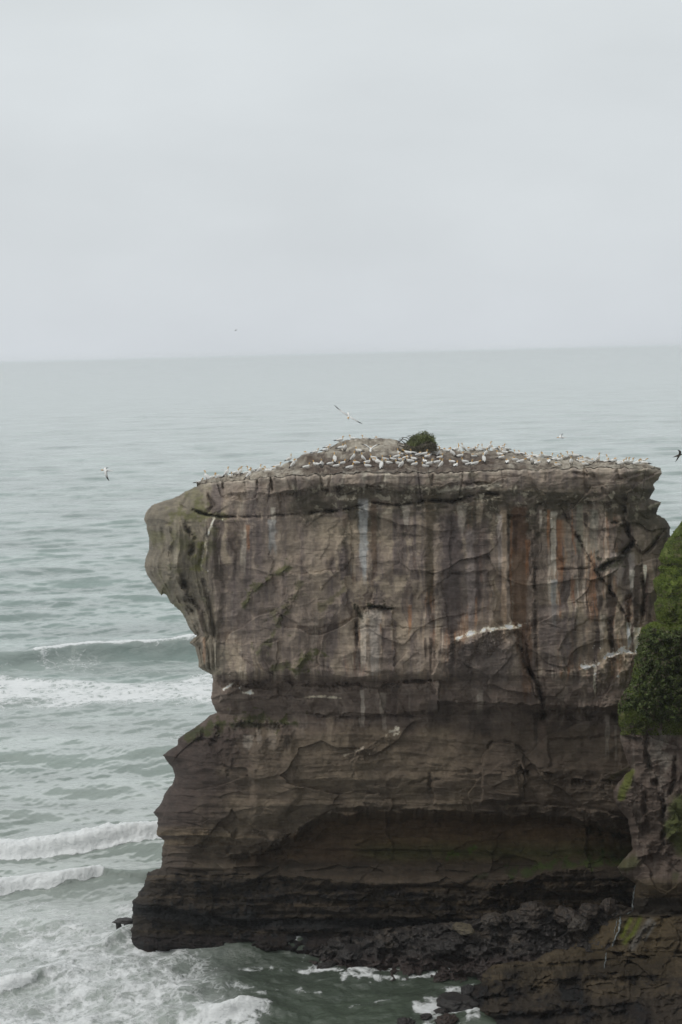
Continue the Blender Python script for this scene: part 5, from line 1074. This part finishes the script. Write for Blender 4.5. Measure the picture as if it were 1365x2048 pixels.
# flying gannets and the one landing
def wing(sg, pts, cols):
    """pts: (x,y,z,chord) from root to tip, mirrored by sg"""
    L = [(p[0], p[1] * sg, p[2], p[3]) for p in pts]; vs = []; fs_ = []; cs = []
    n = 10
    for i, (x, y, z, ch) in enumerate(L):
        for k_ in range(n):
            an = 2 * pi * k_ / n; xx = cos(an); th = .018 * (1 - i / len(L) * .7) * (1 + .5 * xx)
            vs.append((x + ch * .5 * xx, y, z + sin(an) * th + .02 * (1 - abs(xx)))); back = xx < -.45
            cs.append(BLK if (cols[i] == 'b' or (back and cols[i] == 'e')) else (cols[i] if isinstance(cols[i], tuple) else WHT))
        if i:
            for k_ in range(n): a0 = (i - 1) * n + k_; a1 = (i - 1) * n + (k_ + 1) % n; fs_.append([a0, a1, a1 + n, a0 + n])
    fs_.append(list(range(n))[::-1]); fs_.append([(len(L) - 1) * n + k_ for k_ in range(n)])
    return vs, fs_, cs
def flyer(name, raise_l, raise_r, loc, rot, label, dark=False, up=False, scale=1.0):
    Wc = (.10,.085,.07) if dark else WHT; Yc = (.11,.09,.075) if dark else YEL; Bc = (.06,.05,.042) if dark else BLK
    bd = [(-.52,0,0,.008,.006,Bc),(-.42,0,0,.05,.012,Bc if dark else WHT),(-.3,0,0,.06,.035,Wc),(-.12,0,0,.085,.075,Wc),(.05,0,0,.092,.085,Wc),(.18,0,.005,.075,.07,Wc),(.27,0,.01,.05,.05,Wc),(.34,0,.01,.042,.042,Yc),(.40,0,.01,.045,.044,Yc),(.45,0,.008,.03,.03,Yc),(.47,0,.005,.017,.018,BILL),(.56,0,-.005,.004,.004,BILL)]
    parts = [loft(bd)]
    for sg, ra in ((-1, raise_l), (1, raise_r)):
        seg = [(.10, .05, .03), (.14, .28, 0), (.10, .52, 0), (-.02, .78, 0), (-.16, .98, 0)]; ch = [.24, .22, .19, .13, .02]
        pts = []; y = .05; z = .03; pa = None
        for k_, (x, yy, _) in enumerate(seg):
            if k_:
                l = yy - seg[k_ - 1][1]; a_ = ra[0] if k_ == 1 else ra[1] if k_ == 2 else ra[2]; y += l * cos(a_); z += l * sin(a_)
            pts.append((x, y, z, ch[k_]))
        cc = ['e', 'e', 'e', 'b', 'b'] if not dark else [Wc, Wc, Wc, Bc, Bc]
        if dark: cc = [(.08,.066,.055)] * 5
        parts.append(wing(sg, pts, cc))
    v, f, c = joinc(parts)
    o = mesh(name, v, f, PLUM, c); o.location = loc; o.rotation_euler = rot; o.scale = (scale,) * 3
    return tag(o, label, 'gannet')
fx = lambda u, v, y: tuple(P1(u, v, y))
# soaring, banked, coming towards us
flyer('gannet', (.0, -.05, -.12), (.12, .0, -.1), fx(697, 831, 82), (radians(2), radians(8), radians(-90)), 'white gannet gliding with long straight wings above the middle of the colony')
bpy.context.view_layer.update()
o = [q for q in bpy.data.objects if q.name.startswith('gannet')][-1]
def orient(o, fwd, left):
    f_ = Vector(fwd).normalized(); l_ = Vector(left); l_ = (l_ - f_ * l_.dot(f_)).normalized(); u_ = f_.cross(l_)
    o.rotation_euler = Matrix(((f_[0], l_[0], u_[0]), (f_[1], l_[1], u_[1]), (f_[2], l_[2], u_[2]))).to_euler()
gl = bpy.data.objects[:]
fl = [q for q in gl if q.type == 'MESH' and q.get('label', '').startswith('white gannet gliding')][0]
orient(fl, (-.05, -1, -.42), (1.0, .1, -.82))
f2_ = flyer('gannet', (.15, .1, -.1), (-.3, -1.1, -1.25), fx(215, 941, 106), (0, 0, 0), 'gannet banking left with one dark wing lowered, alone over the sea at left')
orient(f2_, (-1, -.25, .12), (0.25, -1, -.12))
f3_ = flyer('gannet', (.1, .25, .3), (.15, .1, -.1), fx(1124, 875, 140), (0, 0, 0), 'gannet flying level low over the sea above the right of the colony')
orient(f3_, (-1, .15, .0), (-.15, -1, -.10))
f4_ = flyer('gannet', (.2, .2, .1), (.1, -.2, -.4), fx(1357, 911, 118), (0, 0, 0), 'dark brown bird in flight at the right edge of the picture', dark=True)
orient(f4_, (1, .1, .28), (0, 1, -.5)); f4_['category'] = 'bird'
f5_ = flyer('gannet', (.5, .3, .1), (.5, .3, .1), fx(472, 661, 262), (0, 0, 0), 'tiny distant dark bird flying alone against the grey sky', dark=True, scale=.5)
orient(f5_, (-.8, -.6, 0), (.5, -.8, .3)); f5_['category'] = 'bird'
for q in (f4_, f5_): q.name = 'seabird'; q.data.name = 'seabird'
# landing bird: both wings thrown up in a V, dark wing tips
lb = flyer('gannet', (.78, .74, .6), (.78, .74, .62), tuple(ground(741, 904) + np.array([0, 0, .22])), (0, 0, 0), 'wings-raised gannet with white V and black wingtips, landing on the crest', scale=1.45)
orient(lb, (.1, .92, .5), (-1, .1, .05))

# nest mounds under the front-row birds are part of the soil surface; loose haze of sea air
hzb = mesh('haze', [(-15500,-120,-12),(15500,-120,-12),(15500,42500,-12),(-15500,42500,-12),(-15500,-120,67.5),(15500,-120,67.5),(15500,42500,67.5),(-15500,42500,67.5)],
           [[0,3,2,1],[4,5,6,7],[0,1,5,4],[1,2,6,5],[2,3,7,6],[3,0,4,7]], smooth=False)
hm, t, b = newmat('sea_haze'); t.nodes.remove(b)
vol = N(t, 'ShaderNodeVolumePrincipled'); vol.inputs['Color'].default_value = (.98, .985, .995, 1); vol.inputs['Density'].default_value = 1.7e-4; vol.inputs['Anisotropy'].default_value = 0.7
t.links.new(vol.outputs[0], t.nodes['Material Output'].inputs['Volume'])
hzb.data.materials.append(hm); tag(hzb, kind='stuff', label='pale sea haze fading the horizon', cat='haze')
